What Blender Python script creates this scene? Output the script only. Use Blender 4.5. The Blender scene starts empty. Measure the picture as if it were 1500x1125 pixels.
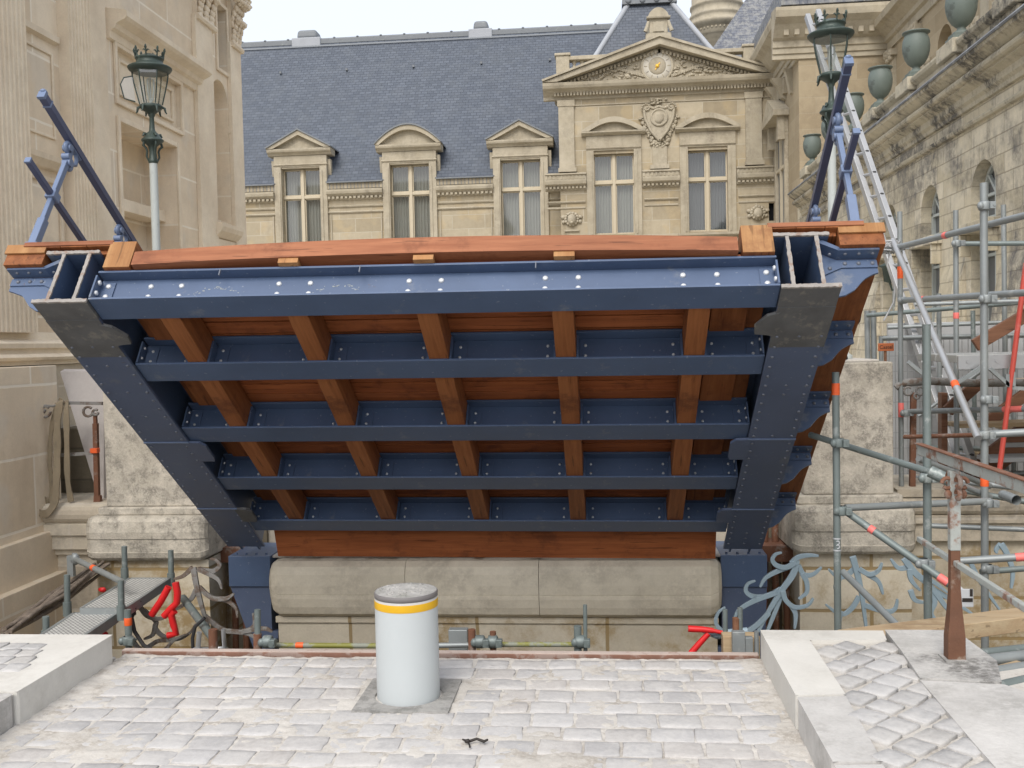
import bpy, bmesh, math, random
from mathutils import Vector, Matrix
rnd = random.Random(7)
SC = bpy.context.scene
COL = SC.collection
PI = math.pi
# ------------------------------------------------------------------ camera
F, CX, CY, EYE = 1450., 750., 562.5, 1.5
_yaw, _pit, _rol = math.atan(135/F), math.atan(58.5/F), 0.022
_Fw = Vector((-math.sin(_yaw)*math.cos(_pit), math.cos(_yaw)*math.cos(_pit), -math.sin(_pit)))
_R0 = Vector((math.cos(_yaw), math.sin(_yaw), 0))
_U0 = _R0.cross(_Fw)
_R = math.cos(_rol)*_R0 - math.sin(_rol)*_U0
_U = math.cos(_rol)*_U0 + math.sin(_rol)*_R0
cam_d = bpy.data.cameras.new('camera')
cam = bpy.data.objects.new('camera', cam_d)
COL.objects.link(cam)
cam.matrix_world = Matrix((( _R.x, _U.x, -_Fw.x, 0), (_R.y, _U.y, -_Fw.y, 0), (_R.z, _U.z, -_Fw.z, EYE), (0, 0, 0, 1)))
cam_d.sensor_width = 36.0
cam_d.lens = F/1500*36
cam_d.clip_end = 2000
SC.camera = cam

def at(x, y, X=None, Y=None, Z=None):
    """survey helper: the point of the place seen at photo pixel (x, y) on a known plane"""
    r = _Fw + (x-CX)/F*_R + (CY-y)/F*_U
    t = X/r.x if X is not None else Y/r.y if Y is not None else (Z-EYE)/r.z
    return Vector((t*r.x, t*r.y, EYE+t*r.z))

# ------------------------------------------------------------------ mesh builder
class MB:
    def __init__(s, T=None):
        s.v, s.f, s.sm = [], [], []
        s.T = T
    def _p(s, p):
        return s.T(*p) if s.T else Vector(p)
    def add(s, pts, faces, smooth=False):
        b = len(s.v)
        s.v += [s._p(p) for p in pts]
        s.f += [tuple(b+i for i in f) for f in faces]
        s.sm += [smooth]*len(faces)
        return s
    def box(s, x0, x1, y0, y1, z0, z1, taper=0):
        if x0 > x1: x0, x1 = x1, x0
        if y0 > y1: y0, y1 = y1, y0
        if z0 > z1: z0, z1 = z1, z0
        t = taper
        return s.add([(x0,y0,z0),(x1,y0,z0),(x1,y1,z0),(x0,y1,z0),(x0+t,y0+t,z1),(x1-t,y0+t,z1),(x1-t,y1-t,z1),(x0+t,y1-t,z1)],
              [(0,3,2,1),(4,5,6,7),(0,1,5,4),(1,2,6,5),(2,3,7,6),(3,0,4,7)])
    def quad(s, *pts):
        return s.add(pts, [tuple(range(len(pts)))])
    def bar(s, p, q, w, h, up=(0,0,1)):
        """rectangular bar from p to q (world-ish coords before T), w across, h along up"""
        p, q = Vector(p), Vector(q)
        d = (q-p).normalized(); u = Vector(up)
        a = d.cross(u)
        if a.length < 1e-4: a = d.cross(Vector((1,0,0)))
        a.normalize(); b = a.cross(d).normalized()
        a *= w/2; b *= h/2
        pts = [p-a-b, p+a-b, p+a+b, p-a+b, q-a-b, q+a-b, q+a+b, q-a+b]
        return s.add([tuple(x) for x in pts], [(0,3,2,1),(4,5,6,7),(0,1,5,4),(1,2,6,5),(2,3,7,6),(3,0,4,7)])
    def tube(s, p, q, r, n=10, r2=None, caps=True):
        return s.path([p, q], [r, r if r2 is None else r2], n, caps)
    def path(s, pts, radii, n=8, caps=True, flat=1.0):
        pts = [Vector(p) for p in pts]
        if not isinstance(radii, (list, tuple)): radii = [radii]*len(pts)
        rings, prev = [], None
        out = []
        for i, p in enumerate(pts):
            d = (pts[min(i+1, len(pts)-1)] - pts[max(i-1, 0)]).normalized()
            if prev is None:
                a = d.cross(Vector((0,0,1)))
                if a.length < 1e-3: a = d.cross(Vector((0,1,0)))
            else:
                a = prev - d*prev.dot(d)
            a.normalize(); prev = a
            b = d.cross(a)
            for k in range(n):
                t = 2*PI*k/n
                out.append(tuple(p + a*(radii[i]*math.cos(t)) + b*(radii[i]*flat*math.sin(t))))
        fs = []
        m = len(pts)
        for i in range(m-1):
            for k in range(n):
                fs.append((i*n+k, i*n+(k+1)%n, (i+1)*n+(k+1)%n, (i+1)*n+k))
        s.add(out, fs, True)
        if caps:
            s.add(out[:n], [tuple(reversed(range(n)))]); s.add(out[-n:], [tuple(range(n))])
        return s
    def lathe(s, c, prof, n=24, axis=(0,0,1), caps=True):
        """prof: list of (radius, height) about axis through c"""
        c = Vector(c); ax = Vector(axis).normalized()
        a = ax.orthogonal().normalized() if abs(ax.z) < .99 else Vector((1,0,0)); b = ax.cross(a)
        out = []
        for r, h in prof:
            for k in range(n):
                t = 2*PI*k/n
                out.append(tuple(c + ax*h + (a*math.cos(t)+b*math.sin(t))*r))
        fs = []
        for i in range(len(prof)-1):
            for k in range(n):
                fs.append((i*n+k, i*n+(k+1)%n, (i+1)*n+(k+1)%n, (i+1)*n+k))
        s.add(out, fs, True)
        if caps:
            if prof[0][0] > 1e-4: s.add(out[:n], [tuple(reversed(range(n)))])
            if prof[-1][0] > 1e-4: s.add(out[-n:], [tuple(range(n))])
        return s
    def prism(s, poly, f0, f1, smooth=False):
        """poly: 2D list; f0/f1 map (a, b) -> 3D point on either face"""
        n = len(poly)
        pts = [tuple(f0(*p)) for p in poly] + [tuple(f1(*p)) for p in poly]
        s.add(pts, [tuple(reversed(range(n))), tuple(range(n, 2*n))])
        return s.add(pts, [(i, (i+1) % n, n+(i+1) % n, n+i) for i in range(n)], smooth)
    def blob(s, c, r, n=8, m=6, jit=.0):
        c = Vector(c)
        if not isinstance(r, (tuple, list)): r = (r, r, r)
        pts = [(c.x, c.y, c.z-r[2])]
        for i in range(1, m):
            ph = -PI/2 + PI*i/m
            for k in range(n):
                t = 2*PI*k/n
                j = 1+rnd.uniform(-jit, jit)
                pts.append((c.x+r[0]*math.cos(ph)*math.cos(t)*j, c.y+r[1]*math.cos(ph)*math.sin(t)*j, c.z+r[2]*math.sin(ph)*j))
        pts.append((c.x, c.y, c.z+r[2]))
        fs = [(0, 1+(k+1) % n, 1+k) for k in range(n)]
        for i in range(m-2):
            for k in range(n):
                fs.append((1+i*n+k, 1+i*n+(k+1) % n, 1+(i+1)*n+(k+1) % n, 1+(i+1)*n+k))
        b = 1+(m-2)*n
        fs += [(b+k, b+(k+1) % n, len(pts)-1) for k in range(n)]
        return s.add(pts, fs, True)
    def rivet(s, c, nrm, r=.012, h=.008):
        nv = Vector(nrm).normalized()
        return s.lathe(c, [(r, 0), (r*.9, h*.6), (r*.5, h), (0.0001, h*1.05)], 7, nv, caps=False)

def frame(O, ux, n):
    O, ux, n = Vector(O), Vector(ux), Vector(n)
    return lambda u, v, d=0: O + ux*u + Vector((0, 0, v)) + n*d

def wall(mb, u0, u1, v0, v1, holes, depth=.3, back=True, edge=.3):
    """front face at d=0 with rectangular holes (a,b,c,d[,depth[,arch]]) and their reveals"""
    us = sorted({u0, u1, *[h[0] for h in holes], *[h[1] for h in holes]})
    vs = sorted({v0, v1, *[h[2] for h in holes], *[h[3] for h in holes]})
    us = [u for u in us if u0 <= u <= u1]; vs = [v for v in vs if v0 <= v <= v1]
    for i in range(len(us)-1):
        for j in range(len(vs)-1):
            cu, cv = (us[i]+us[i+1])/2, (vs[j]+vs[j+1])/2
            if any(h[0] < cu < h[1] and h[2] < cv < h[3] for h in holes): continue
            mb.quad((us[i], vs[j], 0), (us[i+1], vs[j], 0), (us[i+1], vs[j+1], 0), (us[i], vs[j+1], 0))
    for h in holes:
        a, b, c, d = h[:4]
        dp = h[4] if len(h) > 4 else depth
        arch = len(h) > 5 and h[5]
        if not arch:
            mb.quad((a,c,0),(a,d,0),(a,d,-dp),(a,c,-dp)); mb.quad((b,c,0),(b,d,0),(b,d,-dp),(b,c,-dp))
            mb.quad((a,c,0),(b,c,0),(b,c,-dp),(a,c,-dp))
            if d < v1: mb.quad((a,d,0),(b,d,0),(b,d,-dp),(a,d,-dp))
        else:
            r = (b-a)/2; sp = d-r; m = (a+b)/2
            mb.quad((a,c,0),(a,sp,0),(a,sp,-dp),(a,c,-dp)); mb.quad((b,c,0),(b,sp,0),(b,sp,-dp),(b,c,-dp))
            mb.quad((a,c,0),(b,c,0),(b,c,-dp),(a,c,-dp))
            N = 16
            P = [(m-r*math.cos(PI*k/N), sp+r*math.sin(PI*k/N)) for k in range(N+1)]
            for k in range(N):
                p, q = P[k], P[k+1]
                mb.add([(p[0],p[1],0),(q[0],q[1],0),(q[0],q[1],-dp),(p[0],p[1],-dp)], [(0,1,2,3)], True)
                mb.quad((p[0],p[1],0),(q[0],q[1],0),(q[0],d,0),(p[0],d,0))
    # outer rim, so that the wall has thickness
    e = edge
    if e: 
      for p, q in (((u0,v0),(u1,v0)),((u1,v0),(u1,v1)),((u1,v1),(u0,v1)),((u0,v1),(u0,v0))):
        mb.quad((p[0],p[1],0),(q[0],q[1],0),(q[0],q[1],-e),(p[0],p[1],-e))
    return mb

def mould(mb, u0, u1, prof, ret0=0, ret1=0):
    """horizontal moulding: prof list of (d, v) outline swept from u0 to u1 (closed to d=-.05)"""
    d0 = -.05
    poly = [(d0, prof[0][1])] + list(prof) + [(d0, prof[-1][1])]
    n = len(poly)
    pts = [(u0, v, d) for d, v in poly] + [(u1, v, d) for d, v in poly]
    mb.add(pts, [tuple(range(n)), tuple(reversed(range(n, 2*n)))])
    mb.add(pts, [(i, (i+1) % n, n+(i+1) % n, n+i) for i in range(n)])
    return mb

def torus_prof(d0, v0, v1, out, n=6):
    m = (v0+v1)/2; r = (v1-v0)/2
    return [(d0+out*math.cos(-PI/2+PI*k/n), m+r*math.sin(-PI/2+PI*k/n)) for k in range(n+1)]

# ------------------------------------------------------------------ objects
def build(name, mb, mat, parent=None, bev=0, local=False, segs=2, recalc=True, weld=False):
    me = bpy.data.meshes.new(name)
    root = parent
    while root is not None and root.parent is not None: root = root.parent
    inv = root.matrix_basis.inverted() if (root is not None and not local) else Matrix.Identity(4)
    me.from_pydata([inv @ v for v in mb.v], [], mb.f)
    me.polygons.foreach_set('use_smooth', mb.sm)
    if recalc:
        bm = bmesh.new(); bm.from_mesh(me)
        bmesh.ops.remove_doubles(bm, verts=bm.verts, dist=1e-5) if weld else None
        bmesh.ops.recalc_face_normals(bm, faces=bm.faces)
        bm.to_mesh(me); bm.free()
    me.materials.append(mat)
    o = bpy.data.objects.new(name, me)
    COL.objects.link(o)
    if parent is not None: o.parent = parent
    if bev:
        md = o.modifiers.new('edge', 'BEVEL'); md.width = bev; md.segments = segs; md.limit_method = 'ANGLE'; md.angle_limit = math.radians(40)
    return o
def tag(o, label, cat, group=None, kind=None):
    o['label'] = label; o['category'] = cat
    if group: o['group'] = group
    if kind: o['kind'] = kind
    return o
def thing(name, label, cat, loc=(0,0,0), group=None):
    o = bpy.data.objects.new(name, None)
    o.empty_display_size = .2
    COL.objects.link(o)
    o.matrix_basis = Matrix.Translation(Vector(loc))
    return tag(o, label, cat, group)
def struct(name, mb, mat, bev=0):
    o = build(name, mb, mat, None, bev); o['kind'] = 'structure'
    return o
def dup(o, parent=None, off=None):
    c = o.copy(); COL.objects.link(c)
    c.parent = parent
    if off is not None: c.location = c.location + Vector(off)
    for ch in [k for k in bpy.data.objects if k.parent == o and k != c]: dup(ch, c)
    return c
# ------------------------------------------------------------------ materials
class NT:
    def __init__(s, name):
        s.m = bpy.data.materials.new(name); s.m.use_nodes = True
        s.t = s.m.node_tree; s.t.nodes.clear()
        s.out = s.n('ShaderNodeOutputMaterial')
        s.b = s.n('ShaderNodeBsdfPrincipled')
        s.l(s.b.outputs[0], s.out.inputs[0])
    def n(s, typ, **k):
        o = s.t.nodes.new(typ)
        for a, v in k.items(): setattr(o, a, v)
        return o
    def l(s, a, b): s.t.links.new(a, b)
    def math(s, op, a, b=None, clamp=False):
        o = s.n('ShaderNodeMath', operation=op, use_clamp=clamp)
        for i, x in enumerate((a, b)):
            if x is None: continue
            if isinstance(x, (int, float)): o.inputs[i].default_value = x
            else: s.l(x, o.inputs[i])
        return o.outputs[0]
    def mix(s, fac, a, b, mode='MIX'):
        o = s.n('ShaderNodeMix', data_type='RGBA', blend_type=mode)
        for i, x in ((0, fac), (6, a), (7, b)):
            if isinstance(x, (int, float)): o.inputs[i].default_value = x
            elif isinstance(x, (tuple, list)): o.inputs[i].default_value = (*x[:3], 1)
            else: s.l(x, o.inputs[i])
        return o.outputs[2]
    def noise(s, vec, scale, detail=4, rough=.6, scl=None):
        if scl is not None:
            mp = s.n('ShaderNodeMapping'); mp.inputs['Scale'].default_value = scl
            s.l(vec, mp.inputs[0]); vec = mp.outputs[0]
        o = s.n('ShaderNodeTexNoise'); o.inputs['Scale'].default_value = scale
        o.inputs['Detail'].default_value = detail; o.inputs['Roughness'].default_value = rough
        s.l(vec, o.inputs['Vector'])
        return o.outputs[0]
    def ramp(s, fac, lo, hi, smooth=True):
        o = s.n('ShaderNodeMapRange', interpolation_type='SMOOTHSTEP' if smooth else 'LINEAR')
        o.inputs[1].default_value = lo; o.inputs[2].default_value = hi
        s.l(fac, o.inputs[0]); return o.outputs[0]
    def pos(s): return s.n('ShaderNodeNewGeometry').outputs['Position']
    def obj(s): return s.n('ShaderNodeTexCoord').outputs['Object']
    def island(s): return s.n('ShaderNodeNewGeometry').outputs['Random Per Island']
    def bump(s, h, strength=.3, dist=.01):
        o = s.n('ShaderNodeBump'); o.inputs['Strength'].default_value = strength; o.inputs['Distance'].default_value = dist
        s.l(h, o.inputs['Height']); s.l(o.outputs[0], s.b.inputs['Normal'])
        return o
    def fin(s, col, rough=.8, metal=0., spec=.3):
        if isinstance(col, (tuple, list)): s.b.inputs['Base Color'].default_value = (*col[:3], 1)
        else: s.l(col, s.b.inputs['Base Color'])
        if isinstance(rough, (int, float)): s.b.inputs['Roughness'].default_value = rough
        else: s.l(rough, s.b.inputs['Roughness'])
        s.b.inputs['Metallic'].default_value = metal
        s.b.inputs['Specular IOR Level'].default_value = spec
        return s.m

def boxuv(t):
    """(u, v, 0): horizontal run along whichever wall axis, and height"""
    g = t.n('ShaderNodeNewGeometry')
    sp = t.n('ShaderNodeSeparateXYZ'); t.l(g.outputs['Position'], sp.inputs[0])
    sn = t.n('ShaderNodeSeparateXYZ'); t.l(g.outputs['True Normal'], sn.inputs[0])
    fx = t.math('GREATER_THAN', t.math('ABSOLUTE', sn.outputs[0]), .6)
    fz = t.math('GREATER_THAN', t.math('ABSOLUTE', sn.outputs[2]), .8)
    u = t.n('ShaderNodeMix', data_type='FLOAT'); t.l(fx, u.inputs[0]); t.l(sp.outputs[0], u.inputs[2]); t.l(sp.outputs[1], u.inputs[3])
    v = t.n('ShaderNodeMix', data_type='FLOAT'); t.l(fz, v.inputs[0]); t.l(sp.outputs[2], v.inputs[2]); t.l(sp.outputs[1], v.inputs[3])
    c = t.n('ShaderNodeCombineXYZ'); t.l(u.outputs[0], c.inputs[0]); t.l(v.outputs[0], c.inputs[1])
    return c.outputs[0], g.outputs['Position']

def stone(name, c1, c2, mortar, bw=.9, bh=.36, joint=.008, stain=None, stain_amt=.0, stain_scale=.8, fine=.12, bump=.35, rough=.9, blocks=True, streak=0., patch=None, patch_amt=0.):
    t = NT(name)
    uv, P = boxuv(t)
    big = t.noise(P, .7, 5, .6)
    med = t.noise(P, 6, 6, .7)
    fin_ = t.noise(P, 60, 4, .7)
    if blocks:
        b = t.n('ShaderNodeTexBrick'); b.offset = .5; b.squash = 1
        # distort slightly so that the joints are not ruler straight
        ad = t.n('ShaderNodeVectorMath', operation='MULTIPLY_ADD')
        nz = t.n('ShaderNodeTexNoise'); nz.inputs['Scale'].default_value = 3; t.l(P, nz.inputs['Vector'])
        t.l(nz.outputs['Color'], ad.inputs[0]); ad.inputs[1].default_value = (.02, .012, 0); t.l(uv, ad.inputs[2])
        t.l(ad.outputs[0], b.inputs['Vector'])
        b.inputs['Color1'].default_value = (0, 0, 0, 1); b.inputs['Color2'].default_value = (1, 1, 1, 1)
        b.inputs['Mortar'].default_value = (.5, .5, .5, 1)
        b.inputs['Scale'].default_value = 1; b.inputs['Mortar Size'].default_value = joint; b.inputs['Mortar Smooth'].default_value = .3
        b.inputs['Brick Width'].default_value = bw; b.inputs['Row Height'].default_value = bh
        col = t.mix(b.outputs['Color'], c1, c2)
    else:
        col = t.mix(t.ramp(t.noise(P, 1.6, 5, .65), .3, .7), c1, c2)
    # mottling of the stone itself
    f1 = t.math('MULTIPLY_ADD', med, fine*2.4); f1.node.inputs[2].default_value = 1-fine*1.2
    f2 = t.math('MULTIPLY_ADD', fin_, fine*1.6); f2.node.inputs[2].default_value = 1-fine*.8
    f3 = t.math('MULTIPLY_ADD', big, .36); f3.node.inputs[2].default_value = .82
    ff = t.math('MULTIPLY', t.math('MULTIPLY', f1, f2), f3)
    cc = t.n('ShaderNodeCombineXYZ')
    for i in range(3): t.l(ff, cc.inputs[i])
    col = t.mix(1, col, cc.outputs[0], 'MULTIPLY')
    if patch:
        pf = t.math('MULTIPLY', t.ramp(t.noise(P, 1.7, 3, .5), .5, .62), patch_amt)
        col = t.mix(pf, col, patch)
    if blocks: col = t.mix(t.math('MULTIPLY', b.outputs['Fac'], .85), col, mortar)
    if stain:
        st = t.ramp(t.noise(P, stain_scale, 8, .72), .45, .62)
        if streak:
            st2 = t.ramp(t.noise(P, 1.0, 6, .7, scl=(2.6, 2.6, .35)), .5, .7)
            st = t.math('ADD', t.math('MULTIPLY', st, 1-streak), t.math('MULTIPLY', st2, streak))
        sp = t.ramp(t.noise(P, stain_scale*9, 5, .75), .3, .58)
        col = t.mix(t.math('MULTIPLY', t.math('MULTIPLY', st, sp), stain_amt, True), col, stain)
    h = t.math('ADD', t.math('MULTIPLY', med, .6), t.math('MULTIPLY', fin_, .35))
    if blocks: h = t.math('SUBTRACT', h, t.math('MULTIPLY', b.outputs['Fac'], .9))
    t.bump(h, bump, .012)
    return t.fin(col, rough, 0, .2)

def paint(name, c, rough=.45, var=.18, scale=5, wear=None, wear_amt=0, wear_lo=.58, wear_scale=9, bump=.05, metal=0, spec=.5, objc=True, speck=None):
    t = NT(name)
    P = t.obj() if objc else t.pos()
    n1 = t.noise(P, scale, 6, .65); n2 = t.noise(P, scale*11, 3, .6)
    k = t.math('MULTIPLY_ADD', n1, var*2); k.node.inputs[2].default_value = 1-var
    cc = t.n('ShaderNodeCombineXYZ')
    for i in range(3): t.l(k, cc.inputs[i])
    col = t.mix(1, c, cc.outputs[0], 'MULTIPLY')
    rg = t.math('MULTIPLY_ADD', n1, .25); rg.node.inputs[2].default_value = rough-.12
    if wear:
        wf = t.math('MULTIPLY', t.ramp(t.noise(P, wear_scale, 8, .7), wear_lo, wear_lo+.1), wear_amt)
        col = t.mix(wf, col, wear)
        rg = t.math('MAXIMUM', rg, t.math('MULTIPLY', wf, .85))
    if speck:
        col = t.mix(t.math('MULTIPLY', t.ramp(t.noise(P, 6.5, 9, .75), .655, .70), .75), col, (.105,.062,.042))
        col = t.mix(t.math('MULTIPLY', t.ramp(t.noise(P, 42, 2, .5), .68, .74), .5), col, speck)
    if bump: t.bump(t.math('ADD', n1, t.math('MULTIPLY', n2, .4)), bump, .01)
    return t.fin(col, rg, metal, spec)

def timber(name, c1, c2, axis, dark=None, rough=.6, bump=.25, fine=1.0):
    t = NT(name)
    P = t.obj()
    scl = [14, 14, 14]; scl[axis] = .9
    # shift every board so that no two look alike
    ad = t.n('ShaderNodeVectorMath', operation='ADD'); t.l(P, ad.inputs[0])
    cm = t.n('ShaderNodeCombineXYZ'); isl = t.island()
    for i in range(3): t.l(t.math('MULTIPLY', isl, 17.+i*5), cm.inputs[i])
    t.l(cm.outputs[0], ad.inputs[1])
    g = t.noise(ad.outputs[0], 1.4*fine, 6, .65, scl=scl)
    g2 = t.noise(ad.outputs[0], 1.1, 3, .5)
    fibre = t.noise(ad.outputs[0], 9, 3, .6, scl=scl)
    col = t.mix(t.ramp(g, .3, .72), c1, c2)
    k = t.math('ADD', t.math('MULTIPLY', g2, .45), t.math('MULTIPLY', isl, .45)); k = t.math('ADD', k, .55)
    k = t.math('MULTIPLY', k, t.math('MULTIPLY_ADD', fibre, .35)); k.node.inputs[1].links[0].from_node.inputs[2].default_value = .83
    cc = t.n('ShaderNodeCombineXYZ')
    for i in range(3): t.l(k, cc.inputs[i])
    col = t.mix(1, col, cc.outputs[0], 'MULTIPLY')
    crack = t.ramp(t.noise(ad.outputs[0], 3.1, 3, .5, scl=scl), .645, .675)
    col = t.mix(t.math('MULTIPLY', crack, .55), col, tuple(v*.3 for v in c1))
    if dark: col = t.mix(t.math('MULTIPLY', t.ramp(t.noise(P, 3.2, 5, .7), .52, .70), .7), col, dark)
    t.bump(t.math('ADD', g, t.math('MULTIPLY', fibre, .5)), bump, .006)
    return t.fin(col, rough, 0, .3)

M = {}
M['lime_wing'] = stone('pale_wing_limestone', (.335,.285,.20), (.45,.395,.295), (.48,.44,.35), 1.0, .42, .012, stain=(.24,.20,.14), stain_amt=.55, fine=.14, patch=(.47,.37,.22), patch_amt=.4, streak=.4)
M['lime_trim'] = stone('pale_dressed_stone', (.385,.34,.255), (.455,.41,.32), (.4,.36,.28), blocks=False, stain=(.17,.15,.12), stain_amt=.65, stain_scale=1.4, fine=.16, streak=.5)
M['lime_left'] = stone('warm_ashlar', (.67,.56,.42), (.79,.69,.545), (.83,.77,.66), 1.5, .62, .014, stain=(.47,.36,.245), stain_amt=.5, stain_scale=.5, fine=.12, patch=(.64,.58,.49), patch_amt=.6, streak=.5, bump=.2)
M['lime_left_trim'] = stone('warm_dressed_stone', (.70,.60,.465), (.79,.70,.56), (.4,.36,.28), blocks=False, stain=(.47,.38,.27), stain_amt=.35, stain_scale=.9, fine=.12, streak=.4, bump=.2)
M['plinth_old'] = stone('grey_plinth_ashlar', (.50,.44,.35), (.60,.545,.445), (.60,.55,.47), .95, .40, .012, stain=(.16,.145,.125), stain_amt=.6, stain_scale=.9, fine=.16)
M['terrace'] = stone('weathered_terrace_stone', (.52,.465,.345), (.63,.575,.455), (.37,.33,.25), .55, .25, .010, stain=(.135,.13,.125), stain_amt=1.3, stain_scale=.5, fine=.2, bump=.7, patch=(.60,.55,.44), patch_amt=.7, streak=.35)
M['terrace_trim'] = stone('weathered_terrace_moulding', (.45,.41,.315), (.54,.495,.39), (.4,.35,.25), blocks=False, stain=(.11,.105,.095), stain_amt=1.1, stain_scale=.8, fine=.2, bump=.6)
M['tower_stone'] = stone('tower_ashlar', (.335,.275,.185), (.40,.335,.235), (.38,.33,.24), 1.0, .40, .010, stain=(.24,.19,.13), stain_amt=.4, fine=.12)
M['granite'] = stone('pitted_pedestal_stone', (.41,.38,.32), (.50,.465,.40), (.3,.3,.3), blocks=False, stain=(.17,.16,.14), stain_amt=.75, stain_scale=7, fine=.42, bump=1.0)
M['sill'] = stone('smooth_sill_stone', (.60,.55,.445), (.68,.63,.52), (.3,.26,.18), blocks=False, stain=(.26,.23,.19), stain_amt=.35, stain_scale=2.2, fine=.13, bump=.35)
M['abut'] = stone('abutment_blocks', (.50,.45,.355), (.62,.57,.465), (.28,.2,.09), 1.05, .34, .016, stain=(.33,.235,.11), stain_amt=.9, stain_scale=1.0, fine=.16, bump=.4)
M['newcoping'] = stone('fresh_white_coping', (.585,.57,.53), (.64,.625,.585), (.5,.5,.5), blocks=False, fine=.07, bump=.2, stain=(.38,.36,.32), stain_amt=.35, stain_scale=2.4)
M['oldcoping'] = stone('old_grey_coping', (.47,.458,.44), (.565,.553,.532), (.5,.5,.5), blocks=False, stain=(.27,.26,.24), stain_amt=.5, stain_scale=2.6, fine=.16, bump=.5)
M['roughslab'] = stone('lichened_slab', (.43,.42,.40), (.53,.52,.50), (.5,.5,.5), blocks=False, stain=(.17,.165,.155), stain_amt=1.0, stain_scale=2.6, fine=.28, bump=.9)
M['dust'] = stone('cream_dust', (.49,.465,.425), (.58,.555,.515), (.5,.5,.5), blocks=False, stain=(.25,.215,.175), stain_amt=.6, stain_scale=6, fine=.2, bump=.6)
M['ground'] = stone('moat_earth', (.17,.15,.11), (.25,.225,.18), (.5,.5,.5), blocks=False, fine=.3, bump=.8)
M['courtyard'] = stone('courtyard_gravel', (.48,.44,.37), (.56,.52,.45), (.5,.5,.5), blocks=False, fine=.2, bump=.5)
# cobbles: each stone its own tint, dusted with pale mortar
def cobble(name, c1, c2, warm, dusty):
    t = NT(name); P = t.pos(); isl = t.island()
    col = t.mix(isl, c1, c2)
    i2 = t.math('FRACT', t.math('MULTIPLY', isl, 37.7))
    col = t.mix(t.math('MULTIPLY', t.ramp(i2, .6, 1.0), .6), col, warm)
    n = t.noise(P, 38, 6, .7); n2 = t.noise(P, 5, 5, .65); n3 = t.noise(P, 190, 3, .7)
    k = t.math('MULTIPLY_ADD', n, .42); k.node.inputs[2].default_value = .78
    cc = t.n('ShaderNodeCombineXYZ')
    for i in range(3): t.l(k, cc.inputs[i])
    col = t.mix(1, col, cc.outputs[0], 'MULTIPLY')
    df = t.math('MULTIPLY', t.ramp(t.math('ADD', t.math('MULTIPLY', n2, .7), t.math('MULTIPLY', n, .3)), .42, .62), dusty)
    col = t.mix(df, col, (.545,.53,.508))
    t.bump(t.math('ADD', n, t.math('MULTIPLY', n3, .4)), .4, .006)
    return t.fin(col, .85, 0, .25)
M['cobble'] = cobble('dusty_cobble', (.395,.388,.385), (.50,.492,.485), (.47,.44,.41), .6)
M['setts'] = cobble('diamond_sett', (.37,.365,.36), (.48,.475,.47), (.43,.415,.39), .5)
# slate
def slate(name, c1, c2, lich=None, la=0.):
    t = NT(name); uv, P = boxuv(t)
    b = t.n('ShaderNodeTexBrick'); b.offset = .5
    t.l(uv, b.inputs['Vector'])
    b.inputs['Color1'].default_value = (0,0,0,1); b.inputs['Color2'].default_value = (1,1,1,1); b.inputs['Mortar'].default_value = (0,0,0,1)
    b.inputs['Scale'].default_value = 1; b.inputs['Mortar Size'].default_value = .009; b.inputs['Mortar Smooth'].default_value = .2
    b.inputs['Brick Width'].default_value = .20; b.inputs['Row Height'].default_value = .105
    col = t.mix(b.outputs['Color'], c1, c2)
    n = t.noise(P, .5, 6, .65); n2 = t.noise(P, 7, 4, .7)
    k = t.math('ADD', t.math('MULTIPLY', n, .22), t.math('MULTIPLY', n2, .6)); k = t.math('ADD', k, .60)
    cc = t.n('ShaderNodeCombineXYZ')
    for i in range(3): t.l(k, cc.inputs[i])
    col = t.mix(1, col, cc.outputs[0], 'MULTIPLY')
    col = t.mix(t.math('MULTIPLY', b.outputs['Fac'], .6), col, (c1[0]*.42, c1[1]*.42, c1[2]*.45))
    if lich: col = t.mix(t.math('MULTIPLY', t.ramp(t.noise(P, 5.5 if la > .5 else 1.8, 8, .78), .45, .6), la), col, lich)
    t.bump(t.math('SUBTRACT', t.math('MULTIPLY', b.outputs['Color'], .4), b.outputs['Fac']), .5, .02)
    return t.fin(col, .5, 0, .45)
M['slate'] = slate('blue_grey_slate', (.066,.079,.102), (.096,.112,.140), (.115,.127,.14), .25)
M['slate_old'] = slate('lichened_slate', (.10,.11,.135), (.16,.17,.195), (.27,.27,.255), .8)
M['flash'] = paint('dark_lead_flashing', (.14,.15,.165), .6, .35, 3, wear=(.30,.32,.34), wear_amt=.6, wear_lo=.5, wear_scale=3, objc=False)
M['hip'] = paint('pale_hip_lead', (.34,.36,.39), .6, .25, 2, objc=False)
M['frieze'] = stone('darker_frieze_stone', (.30,.26,.19), (.40,.35,.26), (.2,.2,.2), .11, .3, .02, fine=.2)  # darker stone tone with narrow grey joints
M['lead'] = paint('weathered_lead', (.17,.185,.20), .6, .25, 2, wear=(.30,.33,.30), wear_amt=.5, objc=False)
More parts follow.
